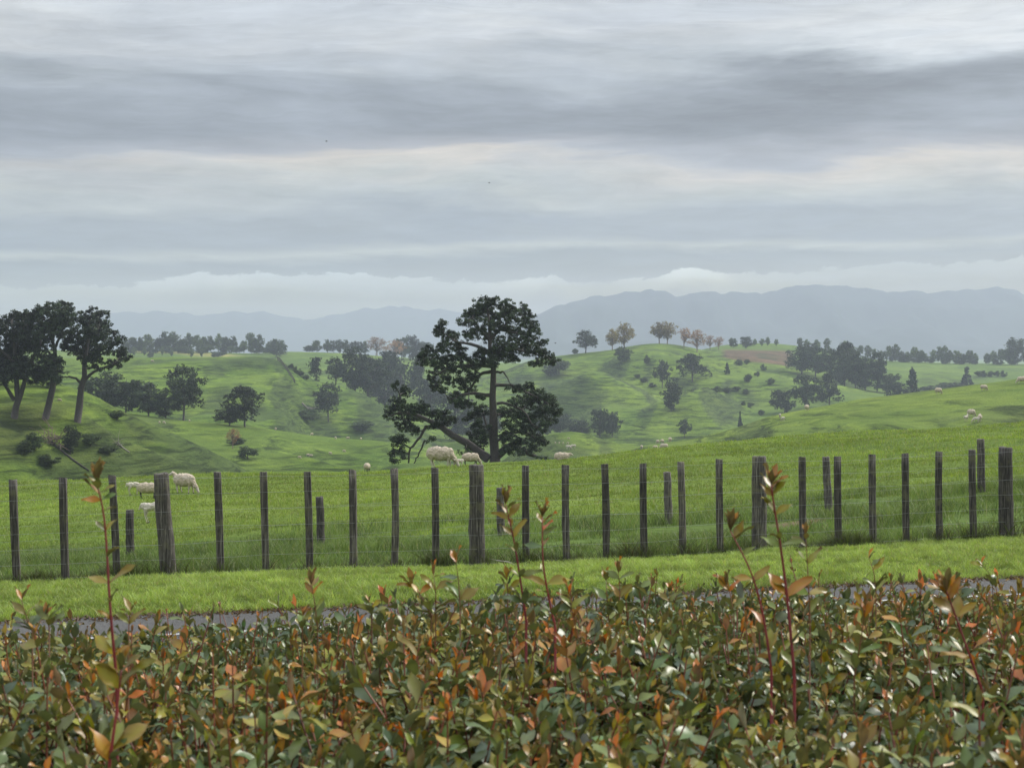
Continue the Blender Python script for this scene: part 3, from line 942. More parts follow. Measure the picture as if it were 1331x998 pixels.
# three old pines on the near left hill
LP = [
    ('tall spreading old pine at the far left edge with forked pale trunks', 18, 543, (60, 650),
     [(60, 655), (80, 560), (72, 480), (62, 300), (50, 200)], [([(72, 600), (120, 450), (172, 340), (190, 290)], 0.3, 0.1), ([(62, 570), (20, 490), (0, 420)], 0.26, 0.08), ([(66, 400), (0, 330), (-50, 280)], 0.2, 0.06), ([(66, 330), (110, 250), (130, 220)], 0.15, 0.05)],
     [(30,190,60,32),(90,195,52,32),(0,240,60,36),(70,250,60,36),(130,290,50,34),(30,300,60,36),(90,320,46,26),(0,360,50,36),(60,400,66,34),(20,440,60,34),(110,430,40,36),(-50,200,50,36),(-60,280,50,50),(-50,380,50,50),(40,470,40,24),(160,320,34,26)]),
    ('tall old pine with flat topped crown, middle of the three on the near left hill', 59, 545, (210, 660),
     [(208, 665), (240, 520), (255, 400), (245, 300), (262, 190)], [([(254, 400), (220, 340), (170, 260)], 0.2, 0.05), ([(250, 340), (300, 270), (330, 200)], 0.18, 0.05), ([(248, 300), (220, 230), (200, 180)], 0.15, 0.05), ([(250, 430), (230, 440), (190, 460)], 0.12, 0.04)],
     [(270,140,60,20),(330,170,40,26),(220,160,50,26),(280,200,70,32),(220,220,60,32),(170,190,50,32),(150,250,46,36),(200,290,40,30),(260,262,55,28),(320,240,38,36),(232,360,44,36),(270,400,36,26),(205,440,46,34),(280,462,28,28),(180,480,36,18)]),
    ('tall old pine with bent side limbs, rightmost of the three on the near left hill', 100, 548, (355, 668),
     [(355, 672), (375, 520), (395, 400), (410, 260), (420, 180)], [([(383, 490), (430, 440), (490, 418), (530, 400)], 0.2, 0.06), ([(372, 490), (330, 460), (295, 466)], 0.16, 0.05), ([(398, 390), (460, 360), (530, 310)], 0.18, 0.05), ([(402, 340), (360, 300), (330, 330)], 0.15, 0.05), ([(408, 280), (460, 240), (490, 230)], 0.15, 0.05)],
     [(430,168,50,24),(380,200,48,30),(460,208,38,28),(420,240,58,32),(350,262,46,32),(480,260,56,32),(530,300,42,36),(420,302,56,30),(340,322,46,36),(542,360,36,30),(480,340,46,30),(372,360,44,24),(452,382,52,20),(522,400,36,20),(330,345,36,26),(462,420,36,12)]),
]
for i, (lab, px, py, bc, tr, lm, cl) in enumerate(LP):
    p = hit(px, py, 150, 222)
    traced_tree('pine_tree', lab, p, 1 / 3.565 * p.y / F0, p.y, (tr, 0.42, 0.1), lm, cl, (0.028, 0.043, 0.022), 30 + i, bc, 14, 40, 0.17, 0.016, 3.2, 'old pines on the near left hill', 1.36)


# prototypes for the trees farther off: height 1, crown width 1 ----------------------
def proto(kind, seed):
    rg = np.random.default_rng(seed)
    mb = MB(); cen = []

    def branch(p0, p1, r0, r1, seg=5):
        p0 = np.array(p0); p1 = np.array(p1)
        mid = (p0 + p1) / 2 + rg.normal(0, 0.02, 3)
        mb.tube([p0, mid, p1], [r0, (r0 + r1) / 2, r1], seg)
    #        centre z, half height, radius, clumps, clump size, trunk radius, tufts per clump, tuft size, faces per tuft, face size
    spec = dict(umbrella=(0.66, 0.30, 0.46, 46, 0.14, 0.017, 14, 0.040, 15, 0.024), round=(0.50, 0.48, 0.49, 60, 0.135, 0.016, 14, 0.040, 15, 0.024),
                upright=(0.52, 0.47, 0.44, 42, 0.15, 0.014, 15, 0.055, 13, 0.034), poplar=(0.53, 0.45, 0.42, 36, 0.15, 0.013, 14, 0.055, 12, 0.034),
                conifer=(0.5, 0.46, 0.45, 54, 0.10, 0.018, 14, 0.045, 14, 0.030), bush=(0.40, 0.46, 0.46, 34, 0.17, 0.016, 14, 0.060, 14, 0.036),
                bare=(0.60, 0.40, 0.46, 60, 0.11, 0.022, 9, 0.045, 7, 0.020), budding=(0.60, 0.40, 0.46, 60, 0.12, 0.022, 11, 0.050, 9, 0.024))[kind]
    cz, hz, rx, nc, cr, tr, nt_, ts, per, fs = spec
    top = 0.93 if kind != 'bush' else 0.6
    mb.tube([(0, 0, -0.08), (rg.normal(0, .015), rg.normal(0, .015), top * 0.35), (rg.normal(0, .03), rg.normal(0, .03), top * 0.7), (rg.normal(0, .03), rg.normal(0, .03), top)],
            [tr * 1.25, tr, tr * 0.6, tr * 0.15], 7)
    skew = rg.normal(0, 0.10, 2)
    lob = rg.uniform(0, 6.28, 3)
    for k in range(nc):
        v = rg.normal(0, 1, 3); v /= np.linalg.norm(v)
        r = rg.random() ** 0.33
        az = math.atan2(v[1], v[0])
        w = 1 + 0.16 * math.sin(2 * az + lob[0]) + 0.12 * math.sin(3 * az + lob[1]) + 0.10 * math.sin(5 * v[2] + lob[2])
        p = np.array([v[0] * (rx - cr * 0.5) * r * w, v[1] * (rx - cr * 0.5) * r * w, cz + v[2] * (hz - cr * 0.4) * r])
        p[:2] += skew * (p[2] - 0.3)
        if kind == 'umbrella':
            f = np.hypot(p[0], p[1]) / rx
            p[2] = 0.93 - 0.30 * f ** 2 - rg.random() ** 1.4 * 0.62
        if kind == 'conifer':
            zf = rg.random() ** 1.25; q = (1 - zf) * 0.40 * rg.uniform(0.5, 1); a = rg.uniform(0, 6.28)
            p = np.array([math.cos(a) * q, math.sin(a) * q, 0.08 + 0.86 * zf])
        c = cr * rg.uniform(0.7, 1.25)
        p[2] = min(max(p[2], c * 0.35), 1 - c * 0.5)
        h0 = max(0.06, min(top * 0.9, p[2] * 0.6 if kind in ('bare', 'budding', 'umbrella') else p[2] - 0.12))
        branch((0, 0, h0), p, tr * 0.42, tr * 0.10)
        w_ = rg.normal(0, 1, (nt_, 3)); w_ /= np.linalg.norm(w_, axis=1)[:, None]
        q = p + w_ * (rg.random(nt_) ** 0.45)[:, None] * np.array([c, c, c * 0.66])
        q[:, 2] = np.maximum(q[:, 2], 0.02)
        cen.append(q)
        if kind in ('bare', 'budding'):
            for e in q[:6]:
                mb.tube([p, (p + e) / 2, e], [tr * 0.12, tr * 0.09, tr * 0.05], 4)
    C = np.concatenate(cen)
    rr = np.full((len(C), 1), ts) * rg.uniform(0.7, 1.3, (len(C), 1)) * np.array([[1, 1, 0.8]])
    base = dict(umbrella=(0.032, 0.046, 0.024), round=(0.034, 0.050, 0.026), upright=(0.060, 0.085, 0.036), poplar=(0.090, 0.125, 0.045), conifer=(0.028, 0.044, 0.026), bush=(0.058, 0.085, 0.038),
                bare=(0.27, 0.155, 0.085), budding=(0.22, 0.175, 0.060))[kind]
    V, F, c = tufts(C, rr, per, fs, rg, base, 0.28)
    mat = M['pine'] if kind in ('umbrella', 'round', 'conifer') else M['leafy']
    bark = M['twig'] if kind in ('bare', 'budding') else M['bark']
    to = mb.build('trunk', bark)
    tm = to.data
    bpy.data.objects.remove(to)
    return tm, mesh_np('crown', V, F, mat, c)


PROTO = {k: [proto(k, 500 + 10 * i + j) for j in range(n)] for i, (k, n) in enumerate((('umbrella', 4), ('round', 4), ('upright', 3), ('poplar', 4), ('conifer', 2), ('bush', 3), ('bare', 2), ('budding', 2)))}
NAMES = dict(umbrella='pine_tree', round='cypress_tree', upright='broadleaf_tree', poplar='poplar_tree', conifer='conifer_tree', bush='bush', bare='bare_tree', budding='budding_tree')
_tn = 0


def tree(kind, px, py, hpx, wpx, label, lo, hi, group=None, cat=None):
    global _tn
    p = hit(px, py, lo, hi)
    s = p.y / F0
    tm, cm = PROTO[kind][_tn % len(PROTO[kind])]
    r = empty(NAMES[kind], p, (_tn * 2.399) % 6.283)
    _tn += 1
    r.scale = (wpx * s * 1.10, wpx * s * 1.10, hpx * s * 1.08)
    tag(r, label, cat or ('bush' if kind == 'bush' else 'tree'), group)
    obj('trunk', tm, r); obj('crown', cm, r)
    return r


# left middle distance, behind the pines
G1 = 'dark trees in the hollow right of the old pines'
tree('round', 137, 533, 50, 62, 'broad dark tree immediately right of the old pines trunk, leftmost of the hollow clump', 260, 345, G1)
tree('round', 163, 536, 46, 52, 'second dark round tree of the clump in the hollow on the left', 260, 345, G1)
tree('round', 193, 537, 48, 54, 'mid sized dark tree tucked left of the tallest one in the hollow clump', 260, 345, G1)
tree('umbrella', 238, 540, 68, 60, 'tallest dark tree of the hollow clump, with a domed crown against the green slope', 260, 345, G1)
tree('round', 215, 541, 32, 46, 'low dark tree at the foot of the tallest hollow tree', 260, 345, G1)
tree('umbrella', 318, 555, 50, 56, 'lone dark spreading tree with leaning crown on the low ridge at left centre', 300, 350)
tree('round', 298, 553, 28, 42, 'low dark shrubby tree touching the left side of the lone spreading tree', 300, 350)
tree('umbrella', 427, 549, 48, 44, 'single grey green tree on the spur of the left green hill above the fallen branch', 380, 570)
tree('bush', 398, 546, 14, 34, 'low dark bush on the spur left of the single grey green tree', 380, 570)
tree('bush', 470, 560, 14, 36, 'low brownish bush on the shaded slope below the single grey green tree', 380, 570)
# dark wood behind the green hill
G2 = 'dark wood behind the left green hill'
for (k, x, y, h, w, l) in [
    ('umbrella', 412, 500, 32, 24, 'small upright tree at the left end of the dark wood behind the green hill'),
    ('umbrella', 436, 503, 36, 36, 'low domed tree second from the left in the dark wood behind the green hill'),
    ('round', 462, 505, 56, 46, 'tall dark tree rising at the left of the dark wood behind the green hill'),
    ('round', 490, 508, 56, 52, 'highest broad dark tree in the middle of the dark wood behind the green hill'),
    ('umbrella', 505, 512, 58, 44, 'domed dark tree below the two pale bare trees'),
    ('round', 478, 525, 52, 56, 'bulky dark tree in front at the foot of the dark wood'),
    ('round', 500, 530, 46, 50, 'dark tree at the lower right end of the dark wood where the hill falls away')]:
    tree(k, x, y, h, w, l, 575, 700, G2)
for (k, x, y, h, w, l) in [
    ('umbrella', 521, 520, 44, 36, 'hazy umbrella shaped tree between the dark wood and the big lone pine'),
    ('umbrella', 545, 528, 62, 34, 'hazy taller tree seen left of the big lone pine crown'),
    ('round', 560, 540, 52, 42, 'hazy dark tree directly behind the low limb of the big lone pine'),
    ('round', 592, 572, 60, 60, 'dark rounded tree behind the trunk of the big lone pine, left side'),
    ('round', 625, 576, 50, 60, 'dark rounded tree directly behind the trunk of the big lone pine'),
    ('round', 700, 570, 46, 50, 'dark hazy tree showing right of the big lone pine'),
    ('round', 728, 566, 30, 36, 'round dark tree second right of the big lone pine'),
    ('round', 752, 567, 20, 34, 'low dark tree above the small green knoll right of the big lone pine')]:
    tree(k, x, y, h, w, l, 420, 720, 'hazy trees around the big lone pine')
tree('bare', 490, 458, 24, 30, 'pale bare pinkish tree, left of the pair on the far skyline above the dark wood', 900, 1000)
tree('bare', 512, 470, 28, 28, 'pinkish brown bare tree, right and lower of the pair above the dark wood', 800, 1000)
for i, (x, h, w) in enumerate([(522, 30, 26), (536, 31, 26), (549, 26, 22)]):
    tree('round', x, 468, h, w, ['left', 'middle', 'right'][i] + ' one of three dark hazy trees on the skyline right of the bare pinkish pair', 850, 1010, 'dark trees on the far skyline')
# far tree line on the left ridge
for i, (x, h, w) in enumerate([(163, 16, 12), (172, 19, 13), (182, 18, 12), (193, 22, 15), (205, 18, 12), (214, 25, 16), (226, 26, 16), (236, 17, 12), (246, 23, 14), (257, 22, 11), (265, 20, 12), (274, 20, 13), (284, 23, 11),
                                (294, 21, 12), (304, 21, 12), (317, 16, 12), (327, 28, 12), (337, 24, 14), (350, 16, 12), (358, 20, 14), (366, 17, 12)]):
    tree('upright' if i % 3 else 'poplar', x, 457 + (3 if x > 320 else 0), h, w * 1.25, 'small upright hazy tree in the row along the far left ridge', 930, 1020, 'tree row on the far left ridge')
for i, (x, y, h, w) in enumerate([(174, 463, 12, 7), (188, 463, 12, 7), (211, 463, 13, 7), (223, 464, 10, 7), (249, 465, 11, 8), (262, 465, 12, 6)]):
    tree('poplar', x, y, h, w, 'tiny young tree standing in the straw coloured paddock on the far left', 850, 995, 'young trees in the straw paddock')
tree('bush', 196, 465, 8, 10, 'small grey green bush in the straw coloured paddock on the far left', 800, 990)
tree('bush', 284, 465, 9, 22, 'dark low bush at the right end of the straw coloured paddock', 800, 990)
tree('round', 359, 465, 18, 26, 'dark rounded tree at the right end of the left green hill skyline', 700, 990)
tree('upright', 402, 450, 9, 20, 'small flat grey tree alone on the far skyline left of the hedge like row', 980, 1200)
tree('upright', 412, 458, 16, 15, 'grey green tree at the left end of the hedge like row on the skyline', 940, 1010)
for x in range(426, 476, 8):
    tree('round' if x % 3 else 'upright', x, 459, 15 + (x * 7 % 4), 13, 'small round hazy tree in the hedge like row on the far skyline', 940, 1010, 'hedge like row on the far skyline')
for i, x in enumerate((170, 184, 199, 219, 231, 241, 262, 270, 290, 301, 312, 333, 345)):
    tree('bush', x, 459, 8 + (i * 5) % 6, 13 + (i * 7) % 9, 'low pale scrub under the tree row along the far left ridge', 940, 1010, 'scrub under the far left tree row')
for i, x in enumerate((1160, 1177, 1192, 1208, 1229, 1247, 1263, 1297, 1317)):
    tree('bush', x, 477, 7 + (i * 5) % 5, 13 + (i * 7) % 9, 'low pale scrub under the long tree row across the far right plain', 985, 1100, 'scrub under the far right tree row')
# bushes in the gully of E, right of the fenced crest
for i, (x, y, h, w) in enumerate([(378, 480, 8, 9), (385, 485, 9, 12), (391, 489, 8, 10), (398, 494, 8, 10)]):
    tree('bush', x, y, h, w, 'small dark bush in the string running down the gully of the left green hill', 500, 640, 'gully bushes of the left green hill')
# centre hill
tree('umbrella', 761, 459, 28, 36, 'dark umbrella shaped pine alone on the left shoulder of the central hill', 700, 800)
tree('bush', 748, 460, 8, 9, 'tiny bush left of the umbrella shaped pine on the central hill', 700, 800)
tree('budding', 796, 455, 27, 22, 'pale budding tree, left and thinner of the pair on the central hill crest', 700, 800)
tree('budding', 811, 456, 34, 30, 'fuller golden budding tree, right of the pair on the central hill crest', 700, 800)
tree('bush', 811, 470, 22, 26, 'rounded green bush just below the golden budding pair', 640, 790)
tree('bush', 727, 486, 24, 34, 'pale green bushy thicket on the left face of the central hill', 600, 790)
tree('bush', 716, 488, 20, 20, 'pale green bush at the left edge of the thicket beside the big lone pine', 600, 790)
tree('budding', 857, 446, 26, 26, 'golden budding tree at the very top of the central hill, left half of the clump', 700, 800)
tree('budding', 867, 446, 28, 26, 'golden budding tree at the very top of the central hill, right half of the clump', 700, 800)
tree('bare', 889, 452, 26, 20, 'brownish bare tree right of the summit clump of the central hill', 700, 800)
tree('bare', 906, 458, 29, 26, 'widest orange brown bare tree on the right shoulder of the central hill', 700, 800)
tree('bare', 923, 455, 19, 16, 'small orange bare tree right of the widest one on the central hill', 750, 1000)
tree('bare', 934, 455, 17, 14, 'smallest orange bare tree at the end of the bare group on the central hill', 750, 1000)
tree('upright', 953, 452, 13, 13, 'small green tree behind the ploughed field, left one', 900, 1010)
tree('round', 970, 453, 17, 18, 'dark round tree behind the ploughed field', 900, 1010)
for x, h in ((981, 9), (990, 10), (998, 12), (1009, 9)):
    tree('poplar', x, 450, h, 8, 'small pale tree on the skyline behind the ploughed field', 950, 1030, 'pale trees behind the ploughed field')
tree('umbrella', 900, 496, 35, 46, 'dark spreading pine on the face of the central hill, upper right', 640, 790)
tree('umbrella', 861, 504, 34, 26, 'dark leaning tree left of and below the spreading pine on the hill face', 600, 790)
tree('round', 873, 540, 38, 30, 'dense dark tree in the lower middle of the central hill face', 560, 700)
tree('round', 780, 568, 40, 28, 'dark pale trunked tree at the central hill foot, left of a close pair', 450, 700)
tree('round', 796, 569, 34, 24, 'dark tree at the central hill foot, right of a close pair', 450, 700)
tree('umbrella', 890, 570, 24, 20, 'small grey dead looking tree at the foot of the central hill above the paddock rise', 450, 700)
tree('conifer', 962, 556, 20, 8, 'small narrow conifer behind the left end of the right hand sheep hill', 400, 700)
tree('conifer', 945, 487, 15, 11, 'small cone shaped tree on the upper right face of the central hill', 640, 800)
tree('upright', 841, 475, 13, 9, 'small thin tree on the upper face of the central hill', 640, 800)
for i, (x, y, h, w) in enumerate([(905, 512, 8, 16), (918, 514, 9, 18), (932, 512, 9, 16), (945, 510, 8, 14), (957, 509, 7, 12), (970, 512, 7, 12), (836, 497, 7, 12), (828, 492, 6, 10), (848, 503, 6, 12)]):
    tree('bush', x, y, h, w, 'low dark scrub bush on the broken face of the central hill', 600, 790, 'scrub on the central hill face')
for i, (x, y, h, w) in enumerate([(972, 497, 12, 12), (984, 490, 8, 8), (992, 482, 9, 9), (1002, 500, 10, 12), (971, 474, 8, 8), (960, 475, 8, 14), (990, 540, 8, 10), (976, 530, 8, 10), (966, 527, 6, 8), (1004, 527, 9, 10)]):
    tree('bush', x, y, h, w, 'small dark bush on the right flank of the central hill', 560, 790, 'bushes on the right flank of the central hill')
# right wood
G3 = 'dark wood on the right beyond the sheep hill'
for (k, x, y, h, w, l) in [
    ('round', 1042, 487, 42, 44, 'broad dark tree at the upper left end of the right hand wood'),
    ('round', 1060, 490, 40, 40, 'dark tree second along the upper edge of the right hand wood'),
    ('round', 1078, 497, 42, 38, 'dark tree third along the upper edge of the right hand wood'),
    ('umbrella', 1098, 500, 52, 38, 'tall flat topped tree in the middle of the right hand wood'),
    ('round', 1112, 505, 52, 38, 'tall dark tree right of the flat topped one in the right hand wood'),
    ('umbrella', 1140, 512, 50, 28, 'slender tree standing clear at the right of the right hand wood'),
    ('round', 1125, 520, 42, 46, 'bulky dark tree low in the right hand wood'),
    ('round', 1098, 520, 36, 40, 'dark filler tree low in the middle of the right hand wood'),
    ('round', 1152, 524, 26, 36, 'low dark tree at the right foot of the right hand wood')]:
    tree(k, x, y, h, w, l, 700, 860, G3)
for (k, x, y, h, w, l) in [
    ('round', 1048, 533, 46, 38, 'large dark tree peeping over the sheep hill, left of two'),
    ('umbrella', 1078, 530, 42, 38, 'large dark spreading tree peeping over the sheep hill, right of two'),
    ('round', 1020, 538, 34, 32, 'dark tree leftmost of those peeping over the sheep hill'),
    ('round', 1170, 524, 28, 34, 'low hazy tree behind the sheep hill crest, right of the wood'),
    ('conifer', 1186, 524, 44, 28, 'hazy pointed tree behind the sheep hill crest right of the wood'),
    ('bush', 1210, 512, 12, 40, 'low hazy bush line behind the sheep hill, left part'),
    ('bush', 1236, 508, 12, 36, 'low hazy bush line behind the sheep hill, right part')]:
    tree(k, x, y, h, w, l, 400, 760, 'trees peeping over the sheep hill')
tree('conifer', 1257, 506, 27, 24, 'lone pointed conifer on the pale flat beyond the sheep hill', 600, 900)
# pale rows on the far right plain
for i, (x, h, w) in enumerate([(1040, 14, 11), (1048, 12, 10), (1062, 13, 11), (1075, 16, 11), (1098, 18, 12), (1108, 14, 12), (1118, 15, 12), (1128, 16, 13), (1137, 14, 10)]):
    tree('poplar', x, 453 + max(0, (x - 1050)) * 0.14, h, w, 'small pale green tree on the skyline above the right hand wood', 960, 1100, 'pale trees above the right hand wood')
for i, (x, h, w) in enumerate([(1148, 14, 11), (1156, 20, 11), (1164, 22, 13), (1172, 15, 11), (1180, 14, 10), (1188, 20, 13), (1196, 17, 13), (1203, 13, 10), (1213, 18, 11), (1224, 24, 15), (1234, 17, 11), (1242, 18, 13), (1250, 14, 12),
                                (1260, 18, 14), (1268, 14, 10), (1283, 15, 10), (1291, 18, 12), (1301, 20, 12), (1312, 22, 15), (1340, 20, 14), (1352, 18, 12)]):
    tree('poplar' if i % 3 else 'upright', x, 475 + 0.004 * (x - 1150), h, w * 1.15, 'small pale green tree in the long row across the far right plain', 985, 1100, 'tree row across the far right plain')
tree('upright', 1322, 477, 36, 30, 'tall pale clump of trees at the right edge of the far plain', 985, 1100)
for x in (1271, 1279, 1287, 1295, 1304):
    tree('bush', x, 490 - 0.0 * x, 9, 10, 'tiny round bush on the pale flat behind the sheep hill crest', 600, 1000, 'tiny bushes on the pale flat')
# near left hill undergrowth
tree('round', 22, 520, 52, 60, 'dense dark shrubby tree low behind the forked old pine at the left edge', 205, 232)
tree('round', 66, 512, 34, 44, 'low dark shrubby tree between the first two old pines', 205, 232)
tree('bush', 60, 604, 14, 34, 'long low dark scrub under the reddish dead branches', 150, 215)
tree('bush', 138, 590, 10, 30, 'low dark scrub on the bank between rounded grey bush and pale dead branches', 150, 215)
tree('bush', 152, 546, 14, 20, 'small round dark bush on the bare shoulder of the near left hill', 170, 225)
tree('round', 91, 592, 36, 30, 'rounded dark grey bush below the old pines', 150, 215, None, 'bush')
tree('bush', 44, 586, 26, 28, 'dark green bush in the gully left of the dead branch', 150, 215)
tree('bush', 118, 580, 18, 26, 'low ragged dark bush right of the rounded grey bush', 150, 215)
tree('bush', 30, 590, 18, 24, 'small dark bush at the left end of the gully', 150, 215)
tree('bare', 302, 583, 26, 20, 'bare grey shrub on the dark bank left of centre', 250, 330)
tree('bush', 322, 596, 18, 30, 'low dark bush on the bank below the bare grey shrub', 220, 330)
tree('bush', 308, 578, 10, 26, 'dark scrub around the foot of the bare grey shrub', 230, 330)


def branchy(name, label, cat, pts, r0, r1, twigs, tw_len, lo, hi, mat, seed, tcol=None):
    rg = np.random.default_rng(seed)
    P = [hit(x, y, lo, hi) + Vector((0, 0, 0.05)) for x, y in pts]
    d = np.mean([p.y for p in P])
    for p_, (x, y) in zip(P, pts):
        q = at(x, y, d); p_.x, p_.y, p_.z = q.x, d, max(q.z, zt(q.x, d) + r0 * 0.6)
    o0 = np.array(P[0]); Q = [np.array(p) - o0 for p in P]
    root = empty(name, P[0])
    tag(root, label, cat)
    mb = MB(); mb.tube(Q, np.linspace(r0, r1, len(Q)), 7, rough=0.06, rg=rg); mb.build('trunk', mat, root)
    tb = MB()
    for k in range(twigs):
        a = Q[-1] + (Q[-2] - Q[-1]) * rg.random() * 0.7 if not tcol else Q[0] + rg.normal(0, tw_len * 0.35, 3)
        e = a + rg.normal(0, 1, 3) * tw_len * np.array([0.6, 0.4, 0.45]) + np.array([0, 0, tw_len * 0.2])
        tb.tube([a, (a + e) / 2 + rg.normal(0, tw_len * 0.08, 3), e], [r1 * 0.5, r1 * 0.35, r1 * 0.15], 4)
    tb.build('branches', M['twig'] if tcol else mat, root)
    return root


branchy('fallen_tree', 'fallen dead trunk with reddish brown tangled branches in the gully below the old pines', 'fallen tree',
        [(66, 574), (78, 588), (95, 602), (115, 616)], 0.17, 0.09, 90, 1.6, 150, 215, M['bark'], 1, True)
branchy('fallen_branch', 'pale dead branches scattered on the slope right of the rounded grey bush', 'fallen branch',
        [(168, 594), (160, 584), (152, 574)], 0.10, 0.06, 16, 1.6, 160, 215, M['dead'], 2)
branchy('fallen_branch', 'pale grey fallen branch on the spur left of the single grey green tree', 'fallen branch',
        [(392, 537), (400, 533), (411, 530)], 0.35, 0.15, 10, 2.0, 400, 560, M['dead'], 3)
branchy('stick', 'thin pale crooked stick lying at the foot of the thick middle fence post', 'stick',
        [(690, 741), (672, 736), (660, 730), (645, 728)], 0.012, 0.006, 3, 0.10, 19.5, 20.4, M['dead'], 4)


# ------------------------------------------------------------------ sheep
def ico(c, r, sub=2):
    bm = bmesh.new()
    bmesh.ops.create_icosphere(bm, subdivisions=sub, radius=1.0)
    V = np.array([v.co[:] for v in bm.verts]) * np.array(r) + np.array(c)
    F = [[v.index for v in f.verts] for f in bm.faces]
    bm.free()
    return V, F


def sheep_mesh(pose, legdark, seed, lamb=False):
    rg = np.random.default_rng(seed)
    body = []; bare = []; dark = []
    def caps(lst, a, b, r0, r1, n=6):
        a = np.array(a, float); b = np.array(b, float)
        for k in range(n + 1):
            f = k / n
            r = r0 + (r1 - r0) * f
            lst.append((a + (b - a) * f, (r, r, r)))
    zb = 0.60 if pose != 'lie' else 0.28
    if lamb:
        body += [((-0.12, 0, zb), (0.25, 0.145, 0.165)), ((0.12, 0, zb + .01), (0.22, 0.14, 0.165)), ((-0.27, 0, zb + .01), (0.15, 0.13, 0.15))]
        sx, lw, lx = 0.24, 0.085, 0.9
    else:
        body += [((-0.18, 0, zb + .02), (0.37, 0.29, 0.31)), ((0.16, 0, zb + .01), (0.34, 0.28, 0.30)), ((-0.40, 0, zb + .02), (0.22, 0.25, 0.27)), ((0.0, 0, zb - .06), (0.40, 0.25, 0.25)), ((0.36, 0, zb + .04), (0.19, 0.20, 0.23))]
        sx, lw, lx = 0.38, 0.12, 1.0
    caps(body, (-sx - 0.16, 0, zb + 0.10), (-sx - 0.24, 0, zb - 0.08), 0.045, 0.03, 3)          # tail
    # neck and head
    if pose == 'graze':
        n0, n1 = (sx - 0.02, 0, zb + 0.04), (sx + 0.24, 0.03, zb - 0.28)
        h1 = (sx + 0.36, 0.05, 0.09)
    elif pose == 'lie':
        n0, n1 = (sx - 0.02, 0, zb + 0.06), (sx + 0.20, 0.0, zb + 0.18)
        h1 = (sx + 0.40, 0.02, zb + 0.10)
    else:
        n0, n1 = (sx - 0.02, 0, zb + 0.08), (sx + 0.17, 0.04, zb + 0.33)
        h1 = (sx + 0.37, 0.10, zb + 0.24)
    k = 0.72 if lamb else 1.0
    caps(body, n0, n1, 0.165 * k, 0.105 * k)
    caps(bare, n1, h1, 0.098 * k, 0.052 * k)
    n1a = np.array(n1)
    for s in (-1, 1):
        caps(bare, n1a + np.array([-0.02, 0.07 * s * k, 0.03]), n1a + np.array([-0.05, 0.19 * s * k, 0.02]), 0.03, 0.02, 3)      # ears
    # legs
    for fx in (-1, 1):
        for s in (-1, 1):
            x = (sx * 0.86 if fx > 0 else -sx * 0.92); y = lw * s
            if pose == 'lie':
                caps(bare, (x, y * 1.6, 0.12), (x + 0.22, y * 1.7, 0.06), 0.06, 0.04, 4)
                continue
            st = rg.uniform(-0.06, 0.06)
            top = (x, y, zb - 0.08)
            if fx > 0:
                kn = (x + st * 0.5 + 0.01, y, 0.27); ft = (x + st, y, 0.035)
            else:
                kn = (x - 0.05 + st * 0.5, y, 0.30); ft = (x + 0.01 + st, y, 0.035)
            caps(body, top, ((top[0] + kn[0]) / 2, y, (top[2] + kn[2]) / 2), 0.10 * k, 0.07 * k, 3)
            lst = dark if legdark else bare
            caps(lst, ((top[0] + kn[0]) / 2, y, (top[2] + kn[2]) / 2), kn, 0.062 * k, 0.042 * k, 4)
            caps(lst, kn, ft, 0.040 * k, 0.033 * k, 5)
            dark.append(((ft[0] + 0.02, y, 0.03), (0.045, 0.036, 0.03)))
    allp = [(c, r, 0) for c, r in body] + [(c, r, 1) for c, r in bare] + [(c, r, 2) for c, r in dark]
    Vs = []; Fs = []; n = 0
    for c, r, t in allp:
        V, F = ico(c, r)
        Vs.append(V); Fs += [[i + n for i in f] for f in F]; n += len(V)
    me = bpy.data.meshes.new('sheep_raw')
    me.from_pydata(np.concatenate(Vs).tolist(), [], Fs)
    o = bpy.data.objects.new('sheep_raw', me); COL.objects.link(o)
    md = o.modifiers.new('r', 'REMESH'); md.mode = 'VOXEL'; md.voxel_size = 0.021
    sm = o.modifiers.new('s', 'SMOOTH'); sm.factor = 0.5; sm.iterations = 3
    dg = bpy.context.evaluated_depsgraph_get()
    out = bpy.data.meshes.new_from_object(o.evaluated_get(dg))
    bpy.data.objects.remove(o); bpy.data.meshes.remove(me)
    nv = len(out.vertices)
    co = np.empty(nv * 3, np.float32); out.vertices.foreach_get('co', co); co = co.reshape(-1, 3).astype(float)
    best = np.full(nv, 1e9); typ = np.zeros(nv, int)
    for c, r, t in allp:
        q = np.linalg.norm((co - np.array(c)) / np.array(r), axis=1) - 1
        q = q * np.mean(r)
        m_ = q < best
        best[m_] = q[m_]; typ[m_] = t
    woolc = np.array((0.50, 0.425, 0.325)) if not lamb else np.array((0.58, 0.53, 0.44))
    C = np.tile(woolc, (nv, 1)); C[typ == 1] = (0.52, 0.465, 0.40); C[typ == 2] = (0.03, 0.028, 0.026)
    # soiled belly and rump wool
    g = np.clip((zb - 0.16 - co[:, 2]) * 6, 0, 1) * (typ == 0)
    C = C * (1 - 0.45 * g[:, None]) + np.array((0.20, 0.16, 0.11)) * 0.45 * g[:, None]
    # fleece locks
    nr = np.empty(nv * 3, np.float32); out.vertices.foreach_get('normal', nr); nr = nr.reshape(-1, 3)
    lump = fbm(co[:, 0] * 15 + co[:, 1] * 9, co[:, 2] * 15 + co[:, 1] * 12, seed, 3) * 0.020 * (typ == 0)
    co = co + nr * lump[:, None]
    out.vertices.foreach_set('co', co.astype(np.float32).ravel())
    a = out.attributes.new('Col', 'FLOAT_COLOR', 'POINT')
    c4 = np.ones((nv, 4), np.float32); c4[:, :3] = C; a.data.foreach_set('color', c4.ravel())
    out.materials.clear(); out.materials.append(M['wool'])
